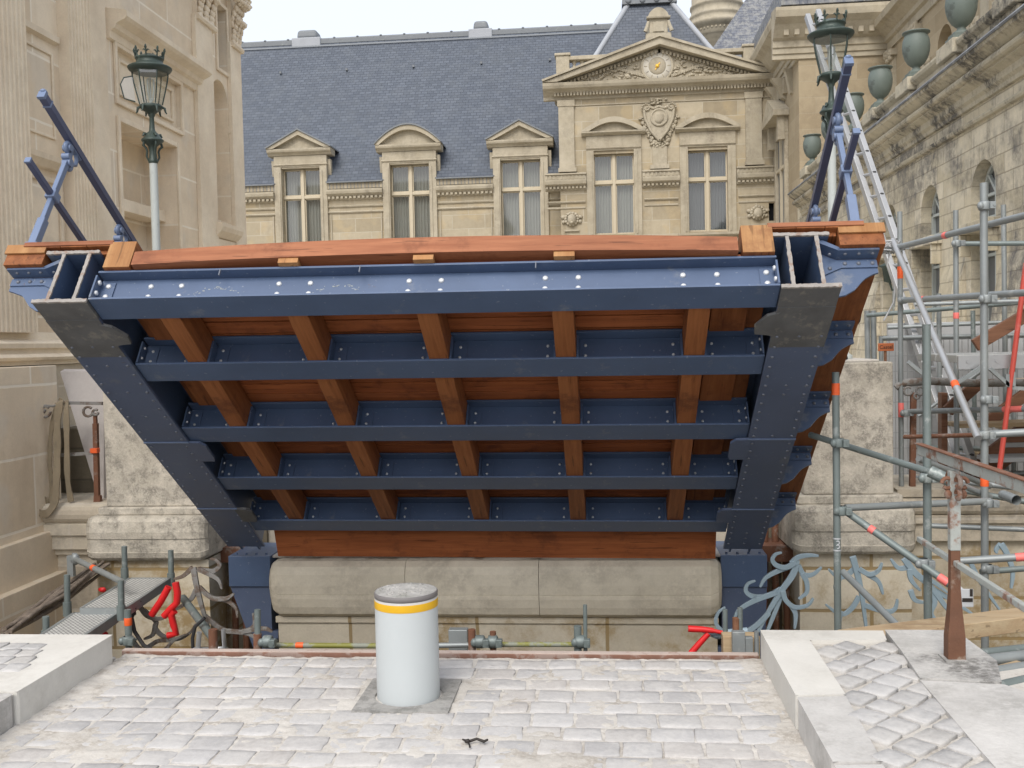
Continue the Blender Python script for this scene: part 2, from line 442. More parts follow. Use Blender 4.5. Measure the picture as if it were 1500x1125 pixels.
# steel, paint, wood
M['blue'] = paint('blue_steel_paint', (.070,.108,.192), .42, .28, 2.2, wear=(.20,.215,.235), wear_amt=.5, wear_lo=.58, wear_scale=3.5, bump=.06, speck=(.25,.28,.33))
M['blue_dark'] = paint('dark_grey_blue_steel_paint', (.088,.118,.195), .45, .28, 2.0, wear=(.17,.185,.20), wear_amt=.5, wear_lo=.6, wear_scale=2.6, bump=.06, speck=(.2,.22,.26))
M['blue_rail'] = paint('pale_blue_rail_paint', (.14,.19,.305), .38, .15, 4, bump=.03)
M['blue_rail_dark'] = paint('dark_blue_rail_paint', (.065,.08,.15), .38, .15, 4, bump=.03)
M['bare'] = paint('bare_grimy_steel', (.12,.123,.127), .55, .5, 6, wear=(.235,.225,.20), wear_amt=.7, wear_lo=.54, wear_scale=9, metal=.15, bump=.2)
M['cut'] = paint('flame_cut_steel_edge', (.29,.27,.25), .7, .35, 14, wear=(.24,.16,.12), wear_amt=.8, wear_lo=.52, wear_scale=16, bump=.6)
M['bolt'] = paint('bright_bolt_heads', (.66,.68,.70), .4, .1, 20, metal=.2)
M['rivet'] = paint('worn_rivet_heads', (.125,.14,.175), .42, .3, 20)
M['black'] = paint('shade_black', (.012,.013,.016), .8, .3, 6, spec=.1)  # near-black standing in for the shade inside hollows and gaps
M['wood_x'] = timber('red_brown_deck_boards', (.26,.078,.027), (.40,.13,.046), 0, dark=(.13,.042,.02))
M['wood_y'] = timber('red_brown_joist_timber', (.20,.066,.021), (.31,.115,.04), 1, dark=(.10,.03,.014))
M['wood_new'] = timber('salmon_sawn_timber', (.235,.082,.037), (.345,.14,.068), 0, dark=(.16,.055,.026))
M['wood_end'] = timber('golden_end_grain', (.32,.15,.055), (.44,.24,.10), 2, dark=(.19,.075,.03), fine=.6)
M['wood_pale'] = timber('pale_plank', (.42,.30,.18), (.52,.41,.265), 0, dark=(.27,.18,.10))
M['wood_dark'] = timber('dark_site_board', (.16,.075,.045), (.24,.12,.07), 0)
M['wood_grey'] = timber('grey_weathered_sticks', (.13,.105,.085), (.24,.20,.165), 0)
M['galv'] = paint('dull_galvanised_tube', (.27,.295,.30), .5, .3, 5, wear=(.42,.44,.43), wear_amt=.6, wear_lo=.56, wear_scale=8, metal=.35, objc=False)
M['galv_green'] = paint('green_grey_tube', (.175,.21,.207), .5, .3, 5, wear=(.38,.41,.40), wear_amt=.6, wear_lo=.56, wear_scale=9, metal=.25, objc=False)
M['alu'] = paint('bright_aluminium', (.42,.43,.44), .38, .15, 6, metal=.55, objc=False)
M['alu_deck'] = paint('dusty_aluminium_plank', (.40,.41,.40), .5, .2, 6, wear=(.52,.52,.50), wear_amt=.5, metal=.3, objc=False)
M['orange'] = paint('orange_tape', (.85,.13,.03), .5, .1, 20)
M['pink'] = paint('pink_red_paint_mark', (.80,.18,.16), .5, .15, 20)
M['red'] = paint('bright_red_sleeve', (.66,.02,.022), .4, .12, 12, bump=.04)
M['redpole'] = paint('red_site_pole', (.52,.075,.055), .45, .2, 6, wear=(.6,.35,.3), wear_amt=.5)
M['rust'] = paint('rusty_iron', (.17,.075,.042), .75, .45, 10, wear=(.30,.27,.24), wear_amt=.6, wear_lo=.52, wear_scale=7, bump=.4)
M['rustpale'] = paint('flaking_grey_iron', (.33,.35,.33), .7, .3, 8, wear=(.21,.10,.06), wear_amt=.9, wear_lo=.50, wear_scale=6, bump=.4)
M['rustpost'] = paint('brown_rust_post', (.135,.06,.032), .7, .6, 7, wear=(.30,.25,.20), wear_amt=.8, wear_lo=.52, wear_scale=6, bump=.3)
M['angle'] = paint('rusty_dusted_angle', (.19,.095,.065), .75, .4, 8, wear=(.30,.24,.21), wear_amt=.7, wear_lo=.46, wear_scale=11, bump=.3)
M['iron_blue'] = paint('grey_blue_ironwork', (.28,.37,.43), .5, .15, 6, wear=(.12,.13,.13), wear_amt=.5, wear_lo=.6, objc=False)
M['iron_old'] = paint('flaking_ironwork', (.23,.225,.215), .7, .35, 8, wear=(.13,.09,.065), wear_amt=.9, wear_lo=.47, wear_scale=9, bump=.4, objc=False)
M['patina'] = paint('green_bronze_patina', (.045,.066,.058), .5, .4, 12, wear=(.125,.175,.155), wear_amt=.6, wear_lo=.56, wear_scale=14, objc=True, metal=.2)
M['lamp_pole'] = paint('pale_grey_pole_paint', (.46,.50,.49), .5, .15, 6, wear=(.25,.28,.26), wear_amt=.4)
M['urn'] = paint('verdigris_urn', (.125,.155,.14), .6, .3, 4, wear=(.065,.075,.07), wear_amt=.7, wear_lo=.52, wear_scale=4, bump=.2)
M['bollard'] = paint('pale_bollard_paint', (.46,.495,.505), .42, .07, 3, wear=(.26,.265,.26), wear_amt=.4, wear_lo=.63, wear_scale=11, bump=.02)
M['yellow'] = paint('yellow_reflective_band', (.62,.355,.008), .4, .08, 20)
M['whiteband'] = paint('white_edge_band', (.52,.52,.51), .45, .08, 20)
M['captop'] = stone('dusty_cap_top', (.30,.295,.285), (.40,.39,.37), (.5,.5,.5), blocks=False, stain=(.22,.22,.2), stain_amt=.8, stain_scale=9, fine=.35, bump=.8)
M['capside'] = paint('grey_cap_rim', (.16,.15,.15), .6, .15, 9)
M['steelplate'] = stone('speckled_base_plate', (.28,.275,.26), (.37,.36,.345), (.5,.5,.5), blocks=False, stain=(.15,.15,.14), stain_amt=.7, stain_scale=9, fine=.3, bump=.6)
M['strap'] = paint('grey_brown_webbing', (.25,.205,.14), .85, .3, 10, wear=(.17,.14,.105), wear_amt=.7, bump=.3)
M['slabpink'] = stone('pinkish_slab', (.46,.43,.415), (.54,.51,.49), (.5,.5,.5), blocks=False, fine=.1, bump=.25)
M['curtain'] = paint('grey_net_curtain', (.315,.31,.275), .9, .12, 4, objc=False)
M['curtain_dark'] = paint('dark_room_curtain', (.15,.155,.155), .9, .2, 4, objc=False)
M['winwood'] = paint('stone_coloured_window_frame', (.50,.44,.325), .6, .12, 6, objc=False)
M['gold'] = paint('gilt', (.85,.52,.08), .35, .1, 20, metal=.4)
M['clockface'] = paint('pale_clock_face', (.52,.49,.42), .6, .1, 12)
M['signor'] = paint('orange_site_sign', (.42,.12,.04), .6, .3, 20)
M['blackpaint'] = paint('black_lettering', (.02,.015,.012), .6, .1, 9)
M['white'] = paint('white_label', (.47,.49,.51), .5, .1, 20)
M['yellowtube'] = paint('yellow_green_tube', (.22,.22,.045), .6, .35, 9, wear=(.25,.27,.26), wear_amt=.8, wear_lo=.46, objc=False)
M['hoard'] = paint('pale_site_panel', (.40,.41,.42), .7, .15, 3, wear=(.38,.38,.38), wear_amt=.5, objc=False)
M['mesh'] = paint('fine_steel_mesh', (.30,.31,.31), .5, .2, 6, metal=.4)
M['darkstone'] = stone('dark_brown_stone', (.12,.105,.08), (.2,.175,.13), (.1,.09,.07), .6, .3, .012, fine=.25)  # darker brown stone with near-black joints
M['rubber'] = paint('black_rubber', (.03,.03,.032), .6, .2, 9)
def chequer(name):
    t = NT(name); P = t.obj()
    v = t.n('ShaderNodeTexBrick'); v.offset = .5
    mp = t.n('ShaderNodeMapping'); mp.inputs['Rotation'].default_value = (0, 0, .78); t.l(P, mp.inputs[0]); t.l(mp.outputs[0], v.inputs['Vector'])
    v.inputs['Color1'].default_value = (.58,.585,.57,1); v.inputs['Color2'].default_value = (.50,.505,.49,1); v.inputs['Mortar'].default_value = (.22,.225,.22,1)
    v.inputs['Scale'].default_value = 1; v.inputs['Brick Width'].default_value = .05; v.inputs['Row Height'].default_value = .022; v.inputs['Mortar Size'].default_value = .0035
    t.bump(v.outputs['Fac'], .7, .006)
    return t.fin(v.outputs['Color'], .6, .1, .4)
M['angle_dust'] = paint('dusted_angle_top', (.46,.38,.335), .85, .25, 8, wear=(.30,.18,.14), wear_amt=.6, wear_lo=.56, wear_scale=12)
M['chequer'] = chequer('perforated_tread_plate')
def glass(name, tint, gl=.14):
    t = NT(name)
    tr = t.n('ShaderNodeBsdfTransparent'); tr.inputs[0].default_value = (*tint, 1)
    g = t.n('ShaderNodeBsdfGlossy'); g.inputs['Roughness'].default_value = .04
    lw = t.n('ShaderNodeLayerWeight'); lw.inputs[0].default_value = .5; fc = t.math('MULTIPLY', t.math('POWER', lw.outputs['Facing'], 4), .55)
    mx = t.n('ShaderNodeMixShader')
    t.l(t.math('ADD', fc, gl*.4+.03, True), mx.inputs[0]); t.l(tr.outputs[0], mx.inputs[1]); t.l(g.outputs[0], mx.inputs[2])
    t.l(mx.outputs[0], t.out.inputs[0])
    return t.m
M['pane'] = glass('window_glass', (.80,.83,.84), .25)
M['lampglass'] = glass('lantern_glass', (.96,.98,.975), .35)
# ------------------------------------------------------------------ sky and sun (thin high overcast)
SUN_EL, SUN_AZ = math.radians(46), math.radians(192)      # azimuth: compass style, from +Y clockwise: sun stands to the left and behind the viewer
w = bpy.data.worlds.new('World'); SC.world = w; w.use_nodes = True
nt = w.node_tree; nt.nodes.clear()
wo = nt.nodes.new('ShaderNodeOutputWorld'); bg = nt.nodes.new('ShaderNodeBackground')
sky = nt.nodes.new('ShaderNodeTexSky'); sky.sky_type = 'NISHITA'; sky.sun_disc = False
sky.sun_elevation = SUN_EL; sky.sun_rotation = SUN_AZ
sky.dust_density = 5.0; sky.air_density = 1.0; sky.ozone_density = 1.0
mx = nt.nodes.new('ShaderNodeMix'); mx.data_type = 'RGBA'; mx.inputs[0].default_value = .72
nt.links.new(sky.outputs[0], mx.inputs[6])
mx.inputs[7].default_value = (5.7, 5.95, 6.4, 1)           # the cloud sheet
nt.links.new(mx.outputs[2], bg.inputs[0]); bg.inputs[1].default_value = .12
nt.links.new(bg.outputs[0], wo.inputs[0])
sd = bpy.data.lights.new('sun', 'SUN'); sd.energy = 1.3; sd.angle = math.radians(30); sd.color = (1, .96, .90)
so = bpy.data.objects.new('sun', sd); COL.objects.link(so)
_s = Vector((math.sin(SUN_AZ)*math.cos(SUN_EL), math.cos(SUN_AZ)*math.cos(SUN_EL), math.sin(SUN_EL)))
so.rotation_euler = _s.to_track_quat('Z', 'Y').to_euler(); so.location = _s*60
SC.view_settings.view_transform = 'Standard'; SC.view_settings.look = 'None'; SC.view_settings.gamma = 1
SC.view_settings.exposure = 0.8
SC.cycles.max_bounces = 8; SC.cycles.diffuse_bounces = 5; SC.cycles.transparent_max_bounces = 12

# ------------------------------------------------------------------ the setting
RX0, RX1, RY1 = -2.39, .71, 4.67          # roadway between the kerbs, and its end at the gap
g = MB(); g.quad((-300,-300,-2.3),(300,-300,-2.3),(300,400,-2.3),(-300,400,-2.3)); struct('ground', g, M['ground'])
g = MB(); g.box(-30, 30, 8.9, 60, -2.35, -.02)
struct('courtyard', g, M['courtyard'])
# road bed: solid near abutment with sandy joints
g = MB(); g.box(-6, 4.2, -8, RY1, -2.35, -.022)
struct('road_bed', g, M['dust'])
# uneven sandy mortar that half fills the joints, spills over some stones and leaves cracks elsewhere
from mathutils import noise as mnoise
g = MB(); sx, sy = .0125, .0125; nx, ny = int((RX1-RX0)/sx), int((RY1-2.9)/sy)
pts = []
for j in range(ny+1):
    for i in range(nx+1):
        p = Vector((RX0+sx*i, 2.9+sy*j, 0))
        e = min(p.x-RX0, RX1-p.x)
        z = -.0030+.0080*mnoise.noise(p*2.3)+.006*mnoise.noise(p*9)+.0045*mnoise.noise(p*31)+.012*max(0, 1-e/.16)*(.6+.4*mnoise.noise(p*6))
        pts.append((p.x, p.y, max(z, -.021)))
g.add(pts, [(j*(nx+1)+i, j*(nx+1)+i+1, (j+1)*(nx+1)+i+1, (j+1)*(nx+1)+i) for j in range(ny) for i in range(nx)], True)
o = struct('joint_sand', g, M['dust'])
# cobbles, one mesh
def cob(mb, cx, cy, w, d, h, z, tilt=.004, rot=0., corner=.2):
    n = 12; pts = []
    ring = []
    hw, hd = w/2, d/2
    base = [(-1,-1),(-.35,-1),(.35,-1),(1,-1),(1,-.35),(1,.35),(1,1),(.35,1),(-.35,1),(-1,1),(-1,.35),(-1,-.35)]
    tx, ty = rnd.uniform(-tilt, tilt), rnd.uniform(-tilt, tilt)
    for k, (a, b) in enumerate(base):
        sc = 1+rnd.uniform(-.05, .035) - (corner*.10 if abs(a) == 1 and abs(b) == 1 else 0)
        ring.append((a*hw*sc, b*hd*sc))
    c, s = math.cos(rot), math.sin(rot)
    def P(x, y, zz): return (cx+x*c-y*s, cy+x*s+y*c, z+zz+tx*x/hw+ty*y/hd)
    lv = [(1.0, -.05), (1.0, -h*.55), (.985, -h*.2), (.945, -.0)]
    for f, zz in lv:
        for x, y in ring: pts.append(P(x*f, y*f, zz+(rnd.uniform(-.0015,.0015))))
    fs = []
    for i in range(3):
        for k in range(n): fs.append((i*n+k, i*n+(k+1)%n, (i+1)*n+(k+1)%n, (i+1)*n+k))
    top = len(pts)
    for x, y in ring: pts.append(P(x*.45, y*.45, rnd.uniform(-.001,.003)))
    for k in range(n): fs.append((3*n+k, 3*n+(k+1)%n, top+(k+1)%n, top+k))
    fs.append(tuple(range(top, top+n)))
    mb.add(pts, fs, True)
g = MB()
y = RY1-.03; row = 0
BOL = Vector((-.86, 4.135, 0))
while y > -2.5:
    d = rnd.uniform(.128, .148); yc = y-d/2
    x = RX0+.01 - (rnd.uniform(.02, .13) if row else 0)
    while x < RX1-.03:
        wd = rnd.uniform(.138, .188); x1 = min(x+wd, RX1-.005)
        x0 = max(x, RX0+.005)
        if x1-x0 > .05 and not (abs((x0+x1)/2-BOL.x) < .27 and abs(yc-BOL.y) < .235):
            if abs((x0+x1)/2-BOL.x) < .36 and abs(yc-BOL.y) < .235:
                if x0 < BOL.x: x1 = min(x1, BOL.x-.225)
                else: x0 = max(x0, BOL.x+.225)
            j = .0045 if row else .006
            if x1-x0 > .05:
                cob(g, (x0+x1)/2+rnd.uniform(-.003,.003), yc+rnd.uniform(-.006,.006), x1-x0-j*2, d-j*2, .008 if row else .015, rnd.uniform(-.003,.002), tilt=.0018, rot=rnd.uniform(-.03,.03))
        x += wd
    y -= d; row += 1
struct('cobbled_road', g, M['cobble'])
# mortar ridges slopped over the joints (loose sand along the kerbs)
g = MB()
for sx in (RX0+.02, RX1-.02):
    for k in range(150):
        yy = rnd.uniform(-1, RY1); g.blob((sx+rnd.gauss(0,.025), yy, -.008), (rnd.uniform(.012,.04), rnd.uniform(.015,.05), rnd.uniform(.006,.016)), 6, 4, .3)
o = struct('sand_along_kerbs', g, M['dust']); o['kind'] = 'stuff'; o['label'] = 'cream sand and mortar dust lying along the feet of the kerbs'; o['category'] = 'sand'

# kerb stones: every stone lies on its own
KZ = .14
def kerb(name, poly, z0, z1, mat, label, bev=.012, group=None):
    mb = MB(); mb.prism(poly, lambda a, b: Vector((a, b, z0)), lambda a, b: Vector((a, b, z1)))
    o = build(name, mb, M[mat], None, bev)
    return tag(o, label, 'kerb stone', group)
kerb('kerb_stone', [(-2.385,3.745),(-2.385,4.53),(-3.52,4.525),(-3.5,3.75)], -.06, KZ, 'newcoping', 'broad white kerb slab beside the cobbles on the left, nearest the gap', .014)
kerb('kerb_stone', [(-2.392,2.2),(-2.392,3.735),(-3.5,3.74),(-3.5,2.2)], -.06, KZ-.004, 'oldcoping', 'grey rough kerb slab on the left in the corner of the picture', .02)
kerb('kerb_stone', [(.705,3.80),(.705,4.66),(1.262,4.66),(1.24,4.515),(.90,4.505),(.895,3.82)], -.06, KZ, 'newcoping', 'L-shaped white kerb stone at the right corner of the bridge end', .012)
kerb('kerb_stone', [(.71,3.21),(.708,3.79),(.893,3.81),(.868,3.22)], -.06, KZ-.004, 'oldcoping', 'worn grey kerb stone with a chipped edge just in front of the white L-shaped one', .022)
kerb('kerb_stone', [(.72,1.9),(.712,3.20),(.866,3.21),(.855,1.9)], -.06, KZ-.010, 'oldcoping', 'second worn grey kerb stone at the bottom edge beside the diamond setts', .025)
# slabs round the rusty railing
kerb('paving_slab', [(1.27,4.66),(1.255,4.36),(1.225,4.0),(1.52,3.96),(1.60,4.22),(1.585,4.66)], -.06, KZ+.004, 'roughslab', 'lichen grey rough slab carrying the rusty railing post', .016)['category'] = 'slab'
kerb('paving_slab', [(1.222,3.99),(1.205,3.35),(1.19,2.0),(1.85,2.0),(1.80,3.2),(1.60,3.83),(1.525,3.95)], -.06, KZ-.002, 'oldcoping', 'large smooth pale slab in the bottom right corner', .02)['category'] = 'slab'
kerb('edging_stone', [(-3.53,4.525),(-3.53,4.72),(-7,4.72),(-7,4.525)], -.06, KZ-.03, 'oldcoping', 'grey edging stone beyond the broad white slab at the left margin', .012)
# cobbled patch let into the left slab
g = MB()
for j in range(4):
    for i in range(8):
        cx, cy = -2.66-i*.098+j*.03-rnd.uniform(0,.008), 4.33-j*.10
        cob(g, cx, cy, .092, .094, .010, KZ+.005, .003, rnd.uniform(-.05,.05), .15)
struct('pavement', g, M['setts'])
# pavement bed and diamond setts on the right
g = MB(); g.prism([(.90,4.51),(1.25,4.51),(1.225,3.98),(1.195,2.0),(.86,2.0),(.89,3.8)], lambda a,b: Vector((a,b,-.05)), lambda a,b: Vector((a,b,KZ-.0195)))
struct('pavement_bed', g, M['dust'])
g = MB()
def inside(px_, py_):
    if not (2.0 < py_ < 4.50): return False
    l = .912-(4.5-py_)*.022
    r = 1.245-(4.5-py_)*.04
    return l-.035 < px_ < r+.03
e1, e2 = Vector((.089,.089)), Vector((-.084,.084))
for i in range(-40, 60):
    for k in range(-40, 60):
        c = Vector((.9, 2.9))+e1*i*1.06+e2*k*1.04
        if inside(c.x, c.y):
            c += Vector((rnd.uniform(-.007,.007), rnd.uniform(-.007,.007)))
            cob(g, c.x, c.y, rnd.uniform(.112,.124), rnd.uniform(.100,.112), .012, KZ-.006+rnd.uniform(-.003,.002), .003, PI/4+rnd.uniform(-.07,.07), .25)
struct('pavement', g, M['setts'])
# steel angle closing the road end
mb = MB(); mb.box(-2.42,.70,RY1+.006,RY1+.046,-.10,.012)
ea = build('edge_angle', mb, M['angle'], None, .003); mb = MB(); mb.box(-2.42,.70,RY1+.010,RY1+.044,.0122,.017); build('dust_layer', mb, M['angle_dust'], ea)
tag(ea, 'rusty dust-covered steel angle closing the end of the cobbled road', 'steel angle')
# dark twig lying on the cobbles
p = at(690,1091,Z=.0)
mb = MB()
mb.path([p+Vector((-.035,.02,.012)), p+Vector((-.01,0,.012)), p+Vector((.02,.012,.018)), p+Vector((.05,-.002,.014)), p+Vector((.062,.012,.016))], [.003,.006,.005,.006,.004], 6)
mb.path([p+Vector((-.012,0,.012)), p+Vector((-.001,-.03,.01)), p+Vector((.002,-.045,.01))], [.005,.003,.004], 6)
mb.blob(p+Vector((-.014,0,.014)), (.012,.009,.008), 7, 5, .2)
tag(build('twig', mb, M['blackpaint']), 'small dark forked twig lying on the cobbles in front of the bollard', 'twig')

# ------------------------------------------------------------------ bollard
bo = thing('bollard', 'pale round bollard with a yellow band standing on the cobbles', 'bollard', BOL)
R_ = .1345
def LT(prof, n=48):
    m = MB(); m.lathe(BOL, prof, n); return m
build('post_body', LT([(R_,-.03),(R_,.393)]), M['bollard'], bo)
build('reflective_band', LT([(R_+.0008,.393),(R_+.0012,.395),(R_+.0012,.423),(R_+.0008,.425)]), M['yellow'], bo)
build('white_band', LT([(R_,.425),(R_,.435)]), M['whiteband'], bo)
cp = build('cap', LT([(R_-.004,.435),(R_+.001,.4365),(R_+.0015,.453),(R_-.0015,.458)]), M['capside'], bo)
m = MB(); m.lathe(BOL, [(R_-.001,.4575),(R_*.85,.461),(R_*.6,.463),(R_*.3,.462),(.001,.464)], 40)
for k in range(60):
    a, r = rnd.uniform(0,2*PI), R_*.8*math.sqrt(rnd.random()); m.blob(BOL+Vector((r*math.cos(a), r*math.sin(a), .462)), (rnd.uniform(.003,.014), rnd.uniform(.003,.012), rnd.uniform(.002,.005)), 6, 4, .3)
build('cap_top', m, M['captop'], bo)
m = MB(); n = 40; hw = .202
outer = [(hw*max(-1,min(1,1.42*math.cos(2*PI*k/n))), hw*max(-1,min(1,1.42*math.sin(2*PI*k/n)))) for k in range(n)]
ri = R_+.010
pts = [(BOL.x+a, BOL.y+b, .006) for a,b in outer]+[(BOL.x+ri*math.cos(2*PI*k/n), BOL.y+ri*math.sin(2*PI*k/n), .006) for k in range(n)]
pts += [(x, y, -.02) for x, y, z in pts]
fs = [(k,(k+1)%n,n+(k+1)%n,n+k) for k in range(n)]+[(2*n+k,2*n+(k+1)%n,(k+1)%n,k) for k in range(n)]+[(n+k,n+(k+1)%n,3*n+(k+1)%n,3*n+k) for k in range(n)]
m.add(pts, fs); build('base_plate', m, M['steelplate'], bo)
m = MB(); m.lathe(BOL, [(R_,-.012),(ri+.002,-.012)], 40, caps=False); build('socket_shade_ring', m, M['black'], bo)  # black ring paints the shade between post and plate
# ------------------------------------------------------------------ drawbridge
TH, XC, LEN = math.radians(35.3), -.945, 3.25
DV, NV = Vector((0, math.cos(TH), -math.sin(TH))), Vector((0, math.sin(TH), math.cos(TH)))
P0 = Vector((XC, 5.15, 1.78))
br = thing('drawbridge', 'raised blue steel drawbridge with red-brown timber deck seen from below', 'drawbridge', P0+DV*LEN)
br.matrix_basis = Matrix.Translation(P0+DV*LEN) @ Matrix.Rotation(-TH, 4, 'X') @ Matrix.Rotation(.0085, 4, 'Y')
def BT(x, v, w): return Vector((x-XC, v-LEN, w))
def bmb(): return MB(BT)
def bb(name, mb, mat, parent=br, bev=0, **k): return build(name, mb, M[mat], parent, bev, local=True, **k)
GL0, GL1, GR0, GR1 = -3.10, -2.79, .905, 1.20
BEAMS = [0, .634, 1.387, 2.095, 2.81]
JX = [-2.405, -1.675, -.952, -.215, .510]
# box girders
for (a, b, lab) in ((GL0, GL1, 'left girder'), (GR0, GR1, 'right girder')):
    inn = 1 if a < XC else -1                       # inward direction
    wi, wo_ = (b-.075, a+.085) if inn > 0 else (a+.06, b-.085)
    m = bmb()
    for x in (wi, wo_): m.box(x-.0075, x+.0075, 0, LEN+.12, 0, .325)
    gd = bb('girder', m, 'blue')
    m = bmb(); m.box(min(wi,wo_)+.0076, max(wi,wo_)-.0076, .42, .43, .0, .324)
    bb('interior_shade_plate', m, 'black', gd)  # added black plate: shade inside the girder put into its colour
    m = bmb(); m.box(a-.02, b-.02, 0.006, LEN, .3252, .343); bb('top_plate', m, 'blue', gd)
    m = bmb(); m.box(a, b, .16, LEN+.02, -.018, -.0002); bb('bottom_plate', m, 'blue_dark', gd)
    m = bmb(); m.box(a, b, .004, .1598, -.018, -.0002); bb('bare_plate_end', m, 'bare', gd)
    # ragged flame-cut end
    m = bmb()
    def ragged(x0, x1, w0, w1, n=26):       # uneven outline of a torch-cut plate end
        up = [(x0+(x1-x0)*k/n, w1+rnd.uniform(-.002,.004)) for k in range(n+1)]
        lo = [(x0+(x1-x0)*k/n, w0-rnd.uniform(-.001,.003)) for k in range(n+1)]
        m.prism(lo+up[::-1], lambda p, q: Vector((p, -.008, q)), lambda p, q: Vector((p, .0042, q)))
    ragged(a-.002, b+.002, -.0185, .001); ragged(a-.022, b-.018, .3245, .344)
    for x in (wi, wo_):
        n = 20; z0, z1 = .0012, .3235
        up = [(x+.0085+rnd.uniform(-.001,.0035), z0+(z1-z0)*k/n) for k in range(n+1)]
        lo = [(x-.0085-rnd.uniform(-.001,.0035), z0+(z1-z0)*k/n) for k in range(n+1)]
        m.prism(lo+up[::-1], lambda p, q: Vector((p, -.006, q)), lambda p, q: Vector((p, .004, q)))
    for x in (a+.02, (a+b)/2-.02, b-.05): m.blob((x+rnd.uniform(0,.02), -.004, .001), (.02, .004, .005), 8, 5, .3)
    bb('cut_edge', m, 'cut', gd)
    # splice plates with an inward nose
    e = b if inn > 0 else a
    for k, (v0, v1, nose, mat) in enumerate(((.20,.42,.10,'bare'),(1.54,1.80,.105,'blue_dark'),(2.56,2.78,.10,'bare' if inn > 0 else 'blue_dark'))):
        X = lambda d: e+inn*d
        poly = [(X(-.02), v0), (X(nose*.45), v0+.03), (X(nose), v0+.12), (X(nose*.92), v1-.03), (X(.02), v1-.02), (X(-.02), v1)] if k == 0 else [(X(-.02), v0), (X(nose*.7), v0+.005), (X(nose), v0+.05), (X(nose), v1-.05), (X(nose*.9), v1), (X(-.02), v1)]
        m = bmb(); m.prism(poly, lambda p, q: Vector((p, q, -.024)), lambda p, q: Vector((p, q, -.006)))
        bb('splice_plate', m, mat, gd)
        if k:
            m = bmb(); m.box(a-.002, b+.002, v0-.006, v0+.008, -.0245, -.0178); bb('weld_seam', m, 'blue_rail', gd)
        else:
            m = bmb(); m.box(a-.001, b+.001, .16, LEN-.5 if False else .52, -.021, -.0182); bb('scuffed_plate', m, 'bare', gd)
    m = bmb()
    v = .42
    while v < LEN-.05:
        for x in (a+.03, b-.03): m.rivet((x, v, -.0182), (0,0,-1), .0105, .008)
        if rnd.random() < .25: m.rivet(((a+b)/2, v, -.0182), (0,0,-1), .010, .006)
        v += .098
    for k in range(26): m.rivet((b-.0149 if False else (wo_ + (-.0076 if inn > 0 else .0076)), .12+k*.12, .28), (-inn,0,0), .010, .008)
    bb('rivets', m, 'rivet', gd)
# cross beams
def beam(v0, first):
    m = bmb()
    x0, x1 = GL1-.06 if False else GL1+.004, GR0-.004
    m.box(x0, x1, v0, v0+.185, .001, .014); m.box(x0, x1, v0+.08, v0+.09, .0142, .194); m.box(x0, x1, v0+.01, v0+.175, .1942, .208)
    b = bb('cross_beam', m, 'blue', bev=.002)
    for jx in JX:
        for s in (-1, 1):
            if not first: m = bmb(); m.box(jx+s*.066-.006, jx+s*.066+.006, v0+.004, v0+.0733, .0145, .17); m.box(jx+s*.0605, jx+s*.15, v0+.0735, v0+.0798, .018, .165); bb('cleat', m, 'blue', b)
    for s, xx in ((1, x0), (-1, x1)): m = bmb(); m.box(xx+s*.0102, xx+s*.085, v0+.0715, v0+.0797, .018, .17); m.box(xx, xx+s*.010, v0+.0, v0+.0797, .018, .17); bb('cleat', m, 'blue', b)
    spots = []
    for jx in JX:
        for s in (-1, 1):
            for w in (.070, .142): spots.append(((jx+s*.088 if first else jx+s*.11, v0+.0798 if first else v0+.0735, w), (0,-1,0)))
    for s, xx in ((1, x0), (-1, x1)):
        for w in (.070, .142): spots += [((xx+s*.05, v0+.0714, w), (0,-1,0)), ((xx+s*.0105, v0+.035, w), (s,0,0))]
    pr = [(.0155,0),(.0145,.007),(.009,.011),(.0005,.0115)] if first else [(.009,0),(.008,.006),(.0005,.008)]
    if first:
        for c, ax in spots: m = bmb(); m.lathe(c, pr, 10, ax, caps=False); bb('bolt', m, 'bolt', b)
    else:
        m = bmb()
        for c, ax in spots: m.lathe(c, pr, 8, ax, caps=False)
        bb('rivets', m, 'bolt', b)
    return b
b1 = beam(0, True)
b2 = beam(BEAMS[1], False)
for v in BEAMS[2:]: dup(b2, br, (0, v-BEAMS[1], 0))
# chalk scrawl left on the front beam web
m = bmb()
for cx in (-2.02, -1.34):
    for k in range(34):
        a = rnd.uniform(.2, PI*1.1); r = rnd.uniform(.8, 1.15)
        m.box(cx-.09+.12*r*math.cos(a), cx-.09+.12*r*math.cos(a)+rnd.uniform(.003,.012), .0792, .0799, .075+.05*r*math.sin(a), .075+.05*r*math.sin(a)+rnd.uniform(.002,.006))
bb('chalk_pattern', m, 'galv', b1)
# joists
def joist(x):
    m = bmb()
    ends = [b+.0905 for b in BEAMS]
    for k in range(4): m.box(x-.058, x+.058, ends[k]+.004, BEAMS[k+1]+.0794, .016, .193)
    return bb('joist', m, 'wood_y', bev=.004)
j0 = joist(JX[0])
for x in JX[1:]: dup(j0, br, (x-JX[0], 0, 0))
# deck boards
m = bmb(); v = .06
while v < LEN-.1:
    wdt = rnd.uniform(.10, .125); m.box(-2.735, .86, v, v+wdt-.013, .2145+rnd.uniform(0,.003), .262); v += wdt
bb('deck_boards', m, 'wood_x', bev=.002)
m = bmb(); m.box(-2.735,.86,.05,LEN-.1,.263,.272); bb('gap_shade_sheet', m, 'black')  # black sheet behind the boards, paints the shade in their gaps
for x0, x1 in ((-2.70,-2.50), (.60,.80)):
    m = bmb()
    for k in range(4): m.box(x0, x1, BEAMS[k]+.2, BEAMS[k+1]-.002, .175, .2135)
    bb('edge_board', m, 'wood_y', bev=.003)
